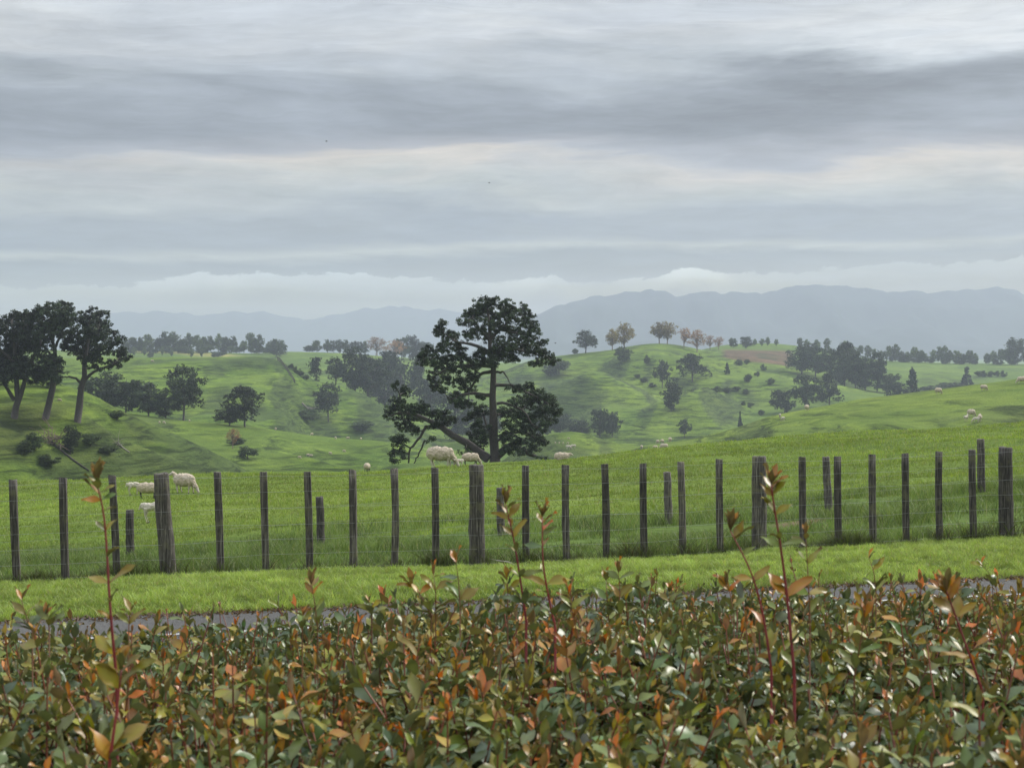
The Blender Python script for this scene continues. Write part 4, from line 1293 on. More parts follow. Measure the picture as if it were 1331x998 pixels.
    out.polygons.foreach_set('use_smooth', np.ones(len(out.polygons), bool))
    out.name = 'sheep'
    return out


SH = {('graze', 0): sheep_mesh('graze', False, 1), ('graze', 1): sheep_mesh('graze', True, 2), ('stand', 0): sheep_mesh('stand', False, 3), ('lie', 0): sheep_mesh('lie', False, 4),
      ('lamb', 0): sheep_mesh('stand', False, 5, True), ('lambgraze', 0): sheep_mesh('graze', False, 6, True)}


def sheep(pose, px, py, lpx, head, label, lo, hi, dark=0, group=None, exact=False):
    """lpx = length in the photograph if seen side on; head = direction the head points, 0 = right, 90 = away"""
    p = hit(px, py, lo, hi)
    base_len = 0.95 if 'lamb' in pose else 1.35
    s = lpx * p.y / F0 / base_len
    me = SH[(pose, dark)]
    o = obj('lamb' if 'lamb' in pose else 'sheep', me, None, p + Vector((0, 0, -0.012)))
    o.rotation_euler = (0, 0, R(head)); o.scale = (s, s, s)
    tag(o, label, 'lamb' if 'lamb' in pose else 'sheep', group)
    return o


sheep('graze', 240, 641, 38, -28, 'large cream ewe grazing head down to the right of the thick left fence post', 50, 80)
sheep('stand', 237, 636, 31, 172, 'cream sheep half hidden behind the large grazing ewe, looking left', 50, 84)
sheep('graze', 192, 648, 32, 8, 'dark legged sheep standing left of the thick left fence post', 45, 80, 1)
sheep('lambgraze', 173, 643, 21, 25, 'smaller pale sheep left of the dark legged one', 45, 80)
sheep('lamb', 197, 680, 34, -6, 'pale lamb partly behind the thick left fence post, nearest of the flock', 35, 70)
sheep('graze', 477, 608, 18, 80, 'small sheep seen from behind on the crest left of the big lone pine', 60, 85, 1)
sheep('graze', 573, 601, 42, -4, 'biggest cream sheep grazing in profile on the crest under the big lone pine', 60, 84)
sheep('lambgraze', 597, 600, 13, 200, 'tiny white lamb between the two grazing sheep under the big lone pine', 60, 84)
sheep('graze', 612, 601, 26, 10, 'sheep with dark hindquarters grazing right of the tiny lamb under the big lone pine', 60, 84, 1)
sheep('lie', 731, 594, 24, 12, 'sheep lying down on the crest right of the big lone pine', 60, 84)
G4 = 'small distant lambs beyond the crest'
sheep('lambgraze', 739, 585, 8, 20, 'left of two tiny sheep behind the lying sheep', 240, 310)
sheep('lambgraze', 745, 584, 8, 190, 'right of two tiny sheep behind the lying sheep', 240, 310)
for (x, y, l, hd, lb) in [(834, 584, 7, 90, 'leftmost tiny sheep of the little flock at the foot of the sheep hill'), (852, 585, 7, 30, 'lowest middle tiny sheep of the little flock at the foot of the sheep hill'),
                         (855, 577, 7, 110, 'tiny sheep left of the upper pair in the little flock below sheep hill'), (861, 576, 7, 60, 'tiny sheep right of the upper pair in the little flock below sheep hill'),
                         (871, 571, 8, 100, 'topmost tiny sheep of the little flock at the foot of the sheep hill'), (863, 585, 10, 160, 'widest tiny sheep, lowest right in the little flock at the foot of the sheep hill')]:
    sheep('graze', x, y, l * 1.2, hd, lb, 80, 260, 0, 'little flock at the foot of the sheep hill')
for (x, y, l, hd, po, lb) in [(1014, 544, 8, 80, 'lambgraze', 'left lamb of a pair on the left end of the sheep hill crest'), (1018, 548, 8, 120, 'lambgraze', 'right lower lamb of a pair on the left end of the sheep hill crest'),
                             (1049, 534, 12, 60, 'graze', 'lone white sheep near the crest at the left part of the sheep hill'), (1220, 513, 13, 30, 'graze', 'greyish sheep grazing close under the crest of the sheep hill, right of centre'),
                             (1279, 508, 12, 20, 'graze', 'white sheep on the crest at the right part of the sheep hill'), (1328, 499, 14, 180, 'graze', 'white sheep at the right edge of the picture on the sheep hill crest'),
                             (1263, 542, 15, 30, 'graze', 'ewe upper left in the family group on the right of the sheep hill'), (1274, 548, 14, 70, 'stand', 'ewe facing away at the right of the family group on the sheep hill'),
                             (1256, 548, 10, 40, 'lamb', 'little lamb at the left of the family group on the sheep hill'), (1269, 551, 10, 170, 'lambgraze', 'lowest lamb in the middle of the family group on the sheep hill')]:
    sheep(po, x, y, l, hd, lb, 120, 262)
for (x, y) in [(358, 559), (405, 566), (452, 571), (469, 572), (436, 571), (207, 551), (213, 551), (246, 549), (389, 596), (400, 593), (404, 594), (429, 591), (447, 588)]:
    sheep('graze', x, y, 5.2, (x * 37) % 360, 'white dot of a sheep scattered on the low ridge at left centre', 230, 345, 0, 'sheep scattered on the low left ridge')
for (x, y) in [(739, 571), (722, 577), (727, 577), (732, 577), (738, 577)]:
    sheep('graze', x, y, 3.6, (x * 37) % 360, 'white dot of a sheep on the small green knoll right of the big lone pine', 240, 320, 0, 'sheep on the small knoll')
sheep('graze', 77, 522, 6, 20, 'lone white dot of a sheep between the trunks of the old pines', 170, 225)
sheep('graze', 198, 471, 4.5, 20, 'lone white dot of a sheep high on the left green hill', 450, 600)

# birds ---------------------------------------------------------------
for (x, y, lab) in ((636, 238, 'tiny dark bird high in the grey sky above the big lone pine'), (722, 446, 'tiny dark bird in flight right of the big lone pine crown'), (425, 184, 'tiniest dark bird in the upper left sky')):
    p = at(x, y, 160)
    root = empty('bird', p, R(25)); root.scale = (0.65, 0.65, 0.65); tag(root, lab, 'bird')
    mb = MB(); mb.tube([(-0.16, 0, 0), (-0.08, 0, 0.01), (0.02, 0, 0.01), (0.10, 0, 0.01), (0.16, 0, 0.0)], [0.012, 0.04, 0.05, 0.03, 0.006], 7); mb.build('body', M['bird'], root)
    for s in (-1, 1):
        mb = MB()
        mb.add([(0.07, 0.03 * s, 0.01), (-0.06, 0.03 * s, 0.01), (-0.07, 0.2 * s, 0.08), (0.05, 0.2 * s, 0.085), (-0.09, 0.38 * s, 0.05), (-0.05, 0.39 * s, 0.052)], [(0, 1, 2, 3), (3, 2, 4, 5)])
        mb.build('wing', M['bird'], root)


# ------------------------------------------------------------------ hedge
LEAF_T = np.linspace(0, 1, 6)
LEAF_W = np.array([0.06, 0.66, 1.0, 0.92, 0.55, 0.03])


def leaf_batch(base, dirv, up, length, width, fold, droop):
    """many leaves at once: base point, direction, face normal"""
    n = len(base)
    dirv = dirv / np.linalg.norm(dirv, axis=1)[:, None]
    side = np.cross(dirv, up); side /= np.linalg.norm(side, axis=1)[:, None] + 1e-9
    nrm = np.cross(side, dirv)
    V = np.empty((n, 6, 3, 3))
    for i, (t, w) in enumerate(zip(LEAF_T, LEAF_W)):
        c = base + dirv * (length * t)[:, None] - nrm * (droop * length * t * t)[:, None]
        hw = (width * w / 2)[:, None]
        wav = (np.sin(t * 7.0 + base[:, 0] * 400.0) * 0.10 * length * (0.2 + t))[:, None] * nrm
        c = c + side * (np.sin(base[:, 1] * 300.0) * 0.10 * length * t * t)[:, None]
        V[:, i, 0] = c - side * hw + nrm * hw * fold[:, None] + wav
        V[:, i, 1] = c
        V[:, i, 2] = c + side * hw + nrm * hw * fold[:, None] - 0.6 * wav
    V = V.reshape(-1, 3)
    q = []
    for i in range(5):
        for j in range(2):
            q.append((i * 3 + j, i * 3 + j + 1, (i + 1) * 3 + j + 1, (i + 1) * 3 + j))
    F = (np.arange(n)[:, None, None] * 18 + np.array(q)[None]).reshape(-1, 4)
    return V, F


def col_age(rg, age):
    """0 = old dark leaf, 1 = fresh red tip"""
    xs = [0, 0.35, 0.55, 0.75, 0.9, 1.0]
    cs = np.array([(0.048, 0.080, 0.040), (0.088, 0.128, 0.034), (0.165, 0.178, 0.016), (0.205, 0.152, 0.013), (0.270, 0.122, 0.012), (0.38, 0.125, 0.016)])
    c = np.stack([np.interp(age, xs, cs[:, k]) for k in range(3)], -1)
    return c * rg.uniform(0.75, 1.25, (len(age), 1)) * (1 + rg.normal(0, 0.08, (len(age), 3)))


def leaf_cols(rg, age):
    """per leaf: paler midrib, browned tip on some, redder margin on young ones"""
    c = col_age(rg, age)
    C = np.repeat(c[:, None, :], 18, 1)
    C[:, 1::3] = C[:, 1::3] * 1.25 + np.array((0.02, 0.02, 0.006))
    brown = rg.random(len(age)) < 0.10
    C[brown, 15:18] = (0.10, 0.055, 0.025); C[brown, 12:15] = 0.5 * C[brown, 12:15] + 0.5 * np.array((0.13, 0.075, 0.03))
    rim = 1 + 0.25 * age[:, None, None] * np.array((1.0, -0.4, 0))
    C[:, 0::3] *= rim; C[:, 2::3] *= rim
    return C.reshape(-1, 3)


hedge_row = prof([(-300, 850), (0, 833), (250, 829), (400, 819), (520, 812), (570, 800), (640, 798), (720, 803), (790, 790), (850, 780), (1000, 778), (1150, 775), (1331, 765), (1600, 760)], 12)


def hedge_top(X, Y):
    far = zrow(hedge_row(CX + F0 * X / np.maximum(Y, 2.5)), 5.9) - 0.01
    k = np.clip((Y - 2.5) / 3.4, 0, 1.05)
    return 1.825 * (1 - k) + far * k + 0.03 * np.sin(np.pi * np.clip(k, 0, 1)) + 0.040 * fbm(X * 1.3, Y * 1.3, 90, 3)


hedge = empty('hedge', (0, 4.2, 0.8))
tag(hedge, 'broad clipped hedge with glossy green leaves and orange red new shoots filling the foreground', 'hedge')
ho = np.array(hedge.location)


def make_shoots(S, rg, L, tilt, npairs, leaf_len, age_tip, age_spread, top_cluster, seg_stem=True):
    """S: (n,3) shoot bases; returns leaves + stems"""
    n = len(S)
    ax = np.stack([rg.normal(0, 1, n) * tilt, rg.normal(0, 1, n) * tilt, np.ones(n)], -1)
    ax /= np.linalg.norm(ax, axis=1)[:, None]
    B = []; D = []; U = []; LL = []; WW = []; A = []; FO = []; DR = []
    az0 = rg.uniform(0, 2 * np.pi, n)
    for k in range(npairs):
        f = (k + 0.35) / npairs
        for s in (0, 1):
            keep = rg.random(n) < 0.93
            m_ = np.where(keep)[0]
            a = az0[m_] + k * np.pi / 2 + s * np.pi + rg.normal(0, 0.35, len(m_))
            elev = (0.02 + 0.72 * f) + rg.normal(0, 0.36, len(m_))
            out = np.stack([np.cos(a), np.sin(a), np.zeros(len(m_))], -1)
            axm = ax[m_]
            dv = out * np.cos(elev)[:, None] + axm * np.sin(elev)[:, None]
            up = axm * np.cos(elev)[:, None] - out * np.sin(elev)[:, None]
            up = up + rg.normal(0, 0.25, up.shape)
            B.append(S[m_] + axm * (L[m_] * f)[:, None]); D.append(dv); U.append(up)
            ln = leaf_len[m_] * (1.05 - 0.45 * f ** 2) * rg.uniform(0.75, 1.2, len(m_))
            LL.append(ln); WW.append(ln * rg.uniform(0.42, 0.56, len(m_)))
            A.append(np.clip(age_tip[m_] * (0.25 + 0.75 * f ** 1.3) + rg.normal(0, age_spread, len(m_)), 0, 1))
            FO.append(rg.uniform(0.1, 0.55, len(m_))); DR.append(rg.uniform(-0.05, 0.22, len(m_)))
    # tip bud: few narrow upright young leaves
    for s in range(top_cluster):
        a = az0 + s * 2.4 + rg.normal(0, 0.2, n)
        elev = rg.uniform(0.95, 1.4, n)
        out = np.stack([np.cos(a), np.sin(a), np.zeros(n)], -1)
        dv = out * np.cos(elev)[:, None] + ax * np.sin(elev)[:, None]
        up = ax * np.cos(elev)[:, None] - out * np.sin(elev)[:, None]
        B.append(S + ax * (L * 0.98)[:, None]); D.append(dv); U.append(up)
        ln = leaf_len * rg.uniform(0.42, 0.75, n); LL.append(ln); WW.append(ln * rg.uniform(0.28, 0.40, n))
        A.append(np.clip(age_tip * rg.uniform(0.92, 1.12, n), 0, 1)); FO.append(rg.uniform(0.4, 0.8, n)); DR.append(rg.uniform(-0.1, 0.05, n))
    cat = lambda q: np.concatenate(q)
    V, F = leaf_batch(cat(B), cat(D), cat(U), cat(LL), cat(WW), cat(FO), cat(DR))
    C = leaf_cols(rg, cat(A))
    # stems
    k4 = []
    side1 = np.cross(ax, np.array([0, 1.0, 0.2])); side1 /= np.linalg.norm(side1, axis=1)[:, None]
    side2 = np.cross(ax, side1)
    SV = []
    r0 = 0.0022; r1 = 0.0012
    for (f, r) in ((-0.5, r0), (0.5, r0 * .8), (1.0, r1)):
        c = S + ax * (L * f)[:, None]
        for j in range(4):
            th = j * math.pi / 2
            SV.append(c + r * (math.cos(th) * side1 + math.sin(th) * side2))
    SV = np.stack(SV, 1).reshape(-1, 3)
    q = [(i * 4 + j, i * 4 + (j + 1) % 4, (i + 1) * 4 + (j + 1) % 4, (i + 1) * 4 + j) for i in range(2) for j in range(4)]
    SF = (np.arange(n)[:, None, None] * 12 + np.array(q)[None]).reshape(-1, 4)
    SC = np.repeat(np.array((0.20, 0.06, 0.035))[None] * rg.uniform(0.6, 1.2, (n, 1)), 12, axis=0)
    return (V, F, C), (SV, SF, SC)


rg = np.random.default_rng(77)
n = 9000
Y = (2.0 ** 1.3 + rg.random(n) * (6.15 ** 1.3 - 2.0 ** 1.3)) ** (1 / 1.3)
X = rg.uniform(-1, 1, n) * (0.36 * Y + 0.75)
patch = fbm(X * 1.1, Y * 1.1, 92, 2)
Lsh = rg.uniform(0.06, 0.135, n) * (1 + 0.65 * (rg.random(n) < 0.09))
S = np.stack([X, Y, hedge_top(X, Y) - 0.125 + rg.normal(0, 0.035, n)], -1)
age = np.clip(0.58 + 0.20 * patch + 0.24 * rg.normal(0, 1, n) + 0.10 * np.clip(X / 1.5, -0.5, 1.2), 0.08, 1.0)
tallm = (Lsh > 0.137); age[tallm] = np.clip(age[tallm] + 0.25, 0, 1)
(l1, s1) = make_shoots(S - ho, rg, Lsh, 0.30, 4, rg.uniform(0.032, 0.074, n), age, 0.12, 2)
# shaded older leaves below the fresh shoots
n2 = 5000
Y2 = rg.uniform(1.95, 6.25, n2); X2 = rg.uniform(-1, 1, n2) * (0.36 * Y2 + 0.8)
S2 = np.stack([X2, Y2, hedge_top(X2, Y2) - rg.uniform(0.14, 0.34, n2)], -1)
(l2, s2) = make_shoots(S2 - ho, rg, rg.uniform(0.08, 0.15, n2), 0.7, 4, rg.uniform(0.048, 0.070, n2), rg.uniform(0.0, 0.35, n2), 0.06, 0)
# far and near flanks down to the ground
n3 = 2600
X3 = rg.uniform(-3.0, 3.0, n3); side_ = rg.random(n3) < 0.5
Y3 = np.where(side_, rg.normal(6.2, 0.07, n3), rg.normal(1.95, 0.07, n3))
S3 = np.stack([X3, Y3, 0.82 + rg.random(n3) * (hedge_top(X3, Y3) - 0.95)], -1)
(l3, s3) = make_shoots(S3 - ho, rg, rg.uniform(0.08, 0.15, n3), 1.2, 4, rg.uniform(0.048, 0.070, n3), rg.uniform(0.0, 0.5, n3), 0.08, 0)


def cat3(lst):
    off = 0; Vs = []; Fs = []; Cs = []
    for V, F, C in lst:
        Vs.append(V); Fs.append(F + off); Cs.append(C); off += len(V)
    return np.concatenate(Vs), np.concatenate(Fs), np.clip(np.concatenate(Cs), 0.004, 1)


V, F, C = cat3([l1, l2, l3])
obj('leaves', mesh_np('leaves', V, F, M['hedge'], C, True), hedge)
V, F, C = cat3([s1, s2, s3])
obj('twigs', mesh_np('twigs', V, F, M['stem'], C, True), hedge)
# woody inside of the hedge: a lumpy dark mass of stems well under the leaves
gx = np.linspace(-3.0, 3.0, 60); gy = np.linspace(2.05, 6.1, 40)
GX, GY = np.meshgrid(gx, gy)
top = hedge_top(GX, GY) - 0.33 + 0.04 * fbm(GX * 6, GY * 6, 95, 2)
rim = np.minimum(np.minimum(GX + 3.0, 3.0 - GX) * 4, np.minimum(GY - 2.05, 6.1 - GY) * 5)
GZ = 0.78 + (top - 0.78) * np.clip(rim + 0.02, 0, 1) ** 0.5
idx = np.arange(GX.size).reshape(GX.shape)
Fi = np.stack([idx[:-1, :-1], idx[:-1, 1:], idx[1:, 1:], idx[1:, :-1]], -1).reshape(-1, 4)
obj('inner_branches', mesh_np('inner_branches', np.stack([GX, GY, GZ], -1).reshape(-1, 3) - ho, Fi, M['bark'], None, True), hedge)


def tall_shoot(pts, d, leaves, seed, tipn=5, tip_len=0.05, r=0.0035, redder=0.0):
    """leaves: list of (fraction from base, length m, +1/-1/0 pair side, age, elevation)"""
    rg = np.random.default_rng(seed)
    P = [np.array(at(x, y, d + rg.normal(0, 0.01))) for x, y in pts]
    t = np.linspace(0, 1, len(P)); tt = np.linspace(0, 1, 12)
    A = np.array(P)
    Q = np.stack([np.interp(tt, t, A[:, k]) for k in range(3)], -1)
    # smooth the bends
    for _ in range(2):
        Q[1:-1] = 0.25 * Q[:-2] + 0.5 * Q[1:-1] + 0.25 * Q[2:]
    Q = np.concatenate([[Q[0] - np.array([0, 0, 0.25])], Q])
    mb = MB()
    c = np.array([(0.20, 0.028, 0.030)]) * rg.uniform(0.85, 1.2) if r > 0.0035 else np.array([(0.17, 0.075, 0.035)]) * rg.uniform(0.7, 1.2)
    if r <= 0.0035: r *= 0.8; tipn = max(1, tipn - 2)
    r *= 0.56
    rad = np.concatenate([[r * 1.15], np.linspace(r * 1.15, r * 0.5, 12)])
    mb.tube([q - ho for q in Q], rad, 7, c=c[0])
    st = mb.build('shoot', M['stem'], hedge)
    B = []; D = []; U = []; LL = []; WW = []; AG = []; FO = []; DR = []
    for (f, ln, side, age, el) in leaves:
        b0 = np.array([np.interp(f, tt, Q[1:, k]) for k in range(3)])
        for s in ((-1, 1) if side == 0 else (side,)):
            az = (0 if s > 0 else math.pi) + rg.normal(0, 0.28)
            e = el + rg.normal(0, 0.12)
            out = np.array([math.cos(az), math.sin(az), 0]); upv = np.array([0, 0, 1.0])
            B.append(b0); D.append(out * math.cos(e) + upv * math.sin(e)); U.append(upv * math.cos(e) - out * math.sin(e) + rg.normal(0, 0.25, 3) + np.array([0, -0.75, 0]))
            l_ = ln * 0.95 * rg.uniform(0.88, 1.12); LL.append(l_); WW.append(l_ * rg.uniform(0.36, 0.46)); AG.append(np.clip(age + rg.normal(0, 0.05), 0, 1)); FO.append(rg.uniform(0.15, 0.5)); DR.append(rg.uniform(0.0, 0.25))
    # extra small pairs on the young upper stem and round the foot, as on the clipped shoots beside it
    for f in ((0.02, 0.12, 0.33, 0.55, 0.78, 0.9, 0.95) if r > 0.0023 else (0.02, 0.12, 0.94)):
        for s in (-1, 1):
            if rg.random() < 0.8:
                az = rg.uniform(0, 6.28); e = rg.uniform(0.4, 1.1); out = np.array([math.cos(az), math.sin(az), 0]); upv = np.array([0, 0, 1.0])
                B.append(np.array([np.interp(f, tt, Q[1:, k]) for k in range(3)])); D.append(out * math.cos(e) + upv * math.sin(e)); U.append(upv * math.cos(e) - out * math.sin(e))
                l_ = (0.05 if f < 0.2 else 0.036 - 0.012 * f if f < 0.85 else tip_len * 0.8) * rg.uniform(0.8, 1.15); LL.append(l_); WW.append(l_ * rg.uniform(0.34, 0.44)); AG.append(np.clip(0.35 + 0.5 * f + rg.normal(0, 0.12), 0, 1)); FO.append(0.35); DR.append(rg.uniform(0, 0.2))
    for k in range(tipn):
        az = k * 2.4 + rg.normal(0, 0.2); e = rg.uniform(0.95, 1.4)
        out = np.array([math.cos(az), math.sin(az), 0]); upv = np.array([0, 0, 1.0])
        B.append(Q[-1]); D.append(out * math.cos(e) + upv * math.sin(e)); U.append(upv * math.cos(e) - out * math.sin(e))
        l_ = tip_len * 0.82 * rg.uniform(0.7, 1.15); LL.append(l_); WW.append(l_ * rg.uniform(0.28, 0.38)); AG.append(rg.uniform(0.74, 0.97)); FO.append(0.6); DR.append(rg.uniform(-0.1, 0.05))
    f_ = lambda q: np.array(q)
    V, F = leaf_batch(f_(B) - ho, f_(D), f_(U), f_(LL), f_(WW), f_(FO), f_(DR))
    C = np.clip(leaf_cols(rg, f_(AG)), 0.004, 1)
    obj('leaves', mesh_np('leaves', V, F, M['hedge'], C, True), st)
    return st


SHOOTS = [
    ([(150, 885), (142, 800), (139, 740), (135, 665), (125, 628)], 3.0, [(0.42, 0.058, 0, 0.68, 0.45), (0.66, 0.034, -1, 0.3, 0.9), (0.67, 0.036, 1, 0.7, 1.0), (0.86, 0.042, -1, 0.84, 0.35), (0.86, 0.036, 1, 0.45, 0.8), (0.10, 0.062, 0, 0.78, 0.6), (0.25, 0.03, -1, 0.8, 0.5)], 6, 0.052, 0.0044),
    ([(140, 990), (150, 920), (156, 870)], 2.55, [(0.0, 0.075, -1, 0.80, 1.1), (0.1, 0.070, 1, 0.70, 0.75), (0.75, 0.068, 0, 0.72, 0.9)], 4, 0.055, 0.004),
    ([(684, 806), (676, 750), (668, 700), (657, 655)], 3.6, [(0.35, 0.05, 1, 0.5, 0.5), (0.68, 0.045, 0, 0.72, 0.9), (0.86, 0.042, -1, 0.75, 0.5), (0.87, 0.042, 1, 0.7, 0.9), (0.14, 0.05, 0, 0.25, 0.4)], 5, 0.046, 0.0042),
    ([(722, 816), (712, 770), (705, 730), (705, 672)], 3.6, [(0.42, 0.062, 0, 0.66, 0.4), (0.15, 0.06, 0, 0.2, 0.3), (0.78, 0.042, -1, 0.2, 0.2), (0.86, 0.04, 1, 0.45, 0.9)], 6, 0.046, 0.0042),
    ([(1004, 872), (994, 800), (978, 742), (950, 690)], 3.2, [(0.60, 0.044, 0, 0.72, 0.5), (0.80, 0.03, 1, 0.55, 0.9), (0.28, 0.052, -1, 0.85, 0.8), (0.93, 0.045, 1, 0.75, 0.95)], 7, 0.052, 0.0040),
    ([(1034, 880), (1026, 790), (1016, 710), (1006, 655), (1003, 630)], 3.2, [(0.30, 0.06, 0, 0.9, 0.7), (0.52, 0.05, 0, 0.4, 0.4), (0.70, 0.04, 0, 0.62, 0.8), (0.86, 0.040, 0, 0.72, 0.85)], 6, 0.050, 0.0048),
    ([(1054, 800), (1051, 745), (1048, 695)], 3.5, [(0.25, 0.055, 0, 0.55, 0.4), (0.62, 0.046, 0, 0.55, 0.8), (0.85, 0.036, -1, 0.3, 0.8)], 5, 0.036, 0.003),
    ([(412, 815), (408, 780), (404, 760)], 3.6, [(0.3, 0.04, 1, 0.6, 0.9), (0.7, 0.04, 0, 0.85, 1.1)], 6, 0.045, 0.0028),
    ([(392, 815), (393, 800)], 3.6, [(0.4, 0.04, 1, 0.6, 0.9)], 4, 0.036, 0.0026),
    ([(598, 790), (596, 755), (592, 728)], 3.7, [(0.15, 0.06, 1, 0.7, 0.6), (0.2, 0.05, -1, 0.35, 0.9), (0.6, 0.04, -1, 0.2, 0.1)], 4, 0.04, 0.003),
    ([(560, 800), (545, 770), (534, 758)], 3.9, [(0.5, 0.05, 0, 0.75, 0.7), (0.8, 0.045, -1, 0.9, 0.4)], 4, 0.045, 0.003),
    ([(566, 800), (566, 765), (563, 748)], 3.9, [(0.5, 0.05, 0, 0.75, 0.7)], 4, 0.045, 0.003),
    ([(483, 800), (479, 782)], 4.2, [(0.4, 0.045, -1, 0.6, 0.5), (0.5, 0.04, 1, 0.7, 0.6)], 4, 0.036, 0.0026),
    ([(806, 800), (806, 760), (804, 742)], 4.3, [(0.3, 0.05, 0, 0.75, 0.9), (0.7, 0.048, 0, 0.5, 0.6)], 5, 0.045, 0.003),
    ([(792, 810), (789, 770), (788, 752)], 4.3, [(0.4, 0.05, 0, 0.3, 0.7)], 4, 0.05, 0.003),
    ([(660, 800), (660, 770), (659, 752)], 3.9, [(0.5, 0.05, 0, 0.55, 1.0)], 4, 0.05, 0.003),
    ([(1140, 770), (1137, 742), (1130, 724)], 4.2, [(0.55, 0.045, 1, 0.6, 0.9), (0.7, 0.03, 1, 0.4, 0.7)], 3, 0.035, 0.0026),
    ([(1112, 880), (1120, 835), (1126, 790)], 3.3, [(0.85, 0.055, 0, 0.85, 1.15), (0.35, 0.05, 0, 0.4, 0.5)], 4, 0.05, 0.0034),
    ([(1280, 900), (1262, 850), (1240, 790), (1232, 768)], 3.1, [(0.30, 0.055, -1, 0.9, 0.3), (0.32, 0.06, 1, 0.88, 0.9), (0.62, 0.055, 0, 0.72, 0.7), (0.85, 0.05, 0, 0.85, 1.1)], 5, 0.05, 0.004),
    ([(1255, 850), (1245, 800), (1238, 770)], 3.3, [(0.5, 0.05, 0, 0.8, 0.8)], 4, 0.05, 0.003),
    ([(955, 800), (950, 770), (945, 760)], 3.9, [(0.6, 0.052, 0, 0.85, 0.9)], 5, 0.05, 0.003),
    ([(1292, 762), (1288, 745), (1277, 733)], 4.6, [(0.9, 0.04, -1, 0.6, 0.3)], 1, 0.03, 0.0022),
    ([(40, 820), (32, 800), (26, 780)], 3.6, [(0.5, 0.05, 0, 0.5, 0.8)], 4, 0.05, 0.003),
    ([(62, 815), (58, 800)], 3.6, [(0.5, 0.05, 0, 0.55, 0.8)], 4, 0.048, 0.003),
    ([(165, 840), (166, 810), (168, 795)], 3.1, [(0.5, 0.04, 0, 0.6, 0.8)], 4, 0.04, 0.003),
    ([(762, 870), (745, 800), (740, 775)], 3.6, [(0.7, 0.05, 0, 0.5, 0.8)], 4, 0.045, 0.003),
    ([(870, 810), (870, 780), (871, 768)], 4.4, [(0.5, 0.045, 0, 0.5, 0.8)], 4, 0.04, 0.0026),
]
for i, a_ in enumerate(SHOOTS):
    tall_shoot(a_[0], a_[1], a_[2], 900 + i, a_[3], a_[4], a_[5])


# ------------------------------------------------------------------ mountains
def mountains(name, D, pts, amp, seed, depth=1400):
    f = prof(pts, 6)
    u = np.linspace(-0.62, 0.62, 420); t = np.linspace(-1, 1, 60)
    T, U = np.meshgrid(t, u, indexing='ij')
    Y = D + T * depth
    X = U * D
    px = CX + F0 * U
    zc = zrow(f(px), D) + 6 * fbm(px / 18, px * 0, seed, 4)
    rid = 1 - np.abs(fbm(X / 160, Y / 480, seed + 3, 4))
    fall = np.abs(T) ** 0.9
    Z = zc - (zc + 40) * fall + amp * (rid - 0.7) * np.clip(fall * 4, 0, 1) * (1 - fall)
    nr, nc = X.shape
    idx = np.arange(nr * nc).reshape(nr, nc)
    F = np.stack([idx[:-1, :-1], idx[:-1, 1:], idx[1:, 1:], idx[1:, :-1]], -1).reshape(-1, 4)
    o = obj(name, mesh_np(name, np.stack([X, Y, Z], -1).reshape(-1, 3), F, M['mountain'], None, True))
    return tag(o, kind='structure')


mountains('mountains', 4300, [(-700, 520), (560, 520), (620, 450), (660, 420), (690, 407), (725, 398), (757, 385), (790, 382), (815, 375), (840, 371), (868, 378), (880, 384), (900, 376), (960, 378), (1010, 375), (1050, 370), (1130, 374), (1200, 377), (1240, 374), (1290, 371), (1331, 378), (1500, 385), (2000, 400)], 70, 80, 1000)
mountains('mountains', 6000, [(-700, 425), (0, 412), (150, 405), (330, 404), (400, 414), (440, 408), (490, 397), (540, 396), (600, 402), (650, 410), (720, 415), (900, 420), (2000, 430)], 70, 83, 800)

# ------------------------------------------------------------------ haze
hz = bpy.data.meshes.new('haze')
bm = bmesh.new(); bmesh.ops.create_cube(bm, size=1.0)
x0, x1, y0, y1, z0, z1 = -9000, 9000, -40, 7400, -95, 190
for v in bm.verts:
    v.co = ((v.co.x + .5) * (x1 - x0) + x0, (v.co.y + .5) * (y1 - y0) + y0, (v.co.z + .5) * (z1 - z0) + z0)
bm.to_mesh(hz); bm.free()
hm = bpy.data.materials.new('haze'); hm.use_nodes = True
ht = NT(hm.node_tree)
hm.node_tree.nodes.remove(hm.node_tree.nodes['Principled BSDF'])
pv = ht.node('ShaderNodeVolumePrincipled')
pv.inputs['Color'].default_value = (0.665, 0.725, 0.875, 1)
pv.inputs['Density'].default_value = 0.00025
pv.inputs['Anisotropy'].default_value = 0.25
ht.l.new(pv.outputs[0], hm.node_tree.nodes['Material Output'].inputs['Volume'])
hz.materials.append(hm)
tag(obj('haze', hz), 'pale grey blue haze in the air', 'haze', None, 'stuff')

# ------------------------------------------------------------------ sky and sun
SUN_AZ, SUN_EL = 56.0, 36.0      # degrees from the viewing direction towards the right, and above the horizon
world = bpy.data.worlds.new('World'); sc.world = world; world.use_nodes = True
wt = NT(world.node_tree)
wt.n.clear()
outw = wt.node('ShaderNodeOutputWorld')
sky = wt.node('ShaderNodeTexSky'); sky.sky_type = 'NISHITA'; sky.sun_disc = False
sky.sun_elevation = R(SUN_EL); sky.sun_rotation = R(SUN_AZ); sky.air_density = 1.5; sky.dust_density = 3.0
bg1 = wt.node('ShaderNodeBackground'); bg1.inputs['Strength'].default_value = 0.08
wt.l.new(sky.outputs[0], bg1.inputs['Color'])
g = wt.node('ShaderNodeTexCoord').outputs['Generated']
nn = wt.node('ShaderNodeVectorMath', operation='NORMALIZE'); wt.l.new(g, nn.inputs[0])
x_, y_, z_ = wt.sepxyz(nn.outputs[0])
Uc = wt.m('ARCTAN2', x_, y_)
Vc = wt.m('ARCSINE', z_)
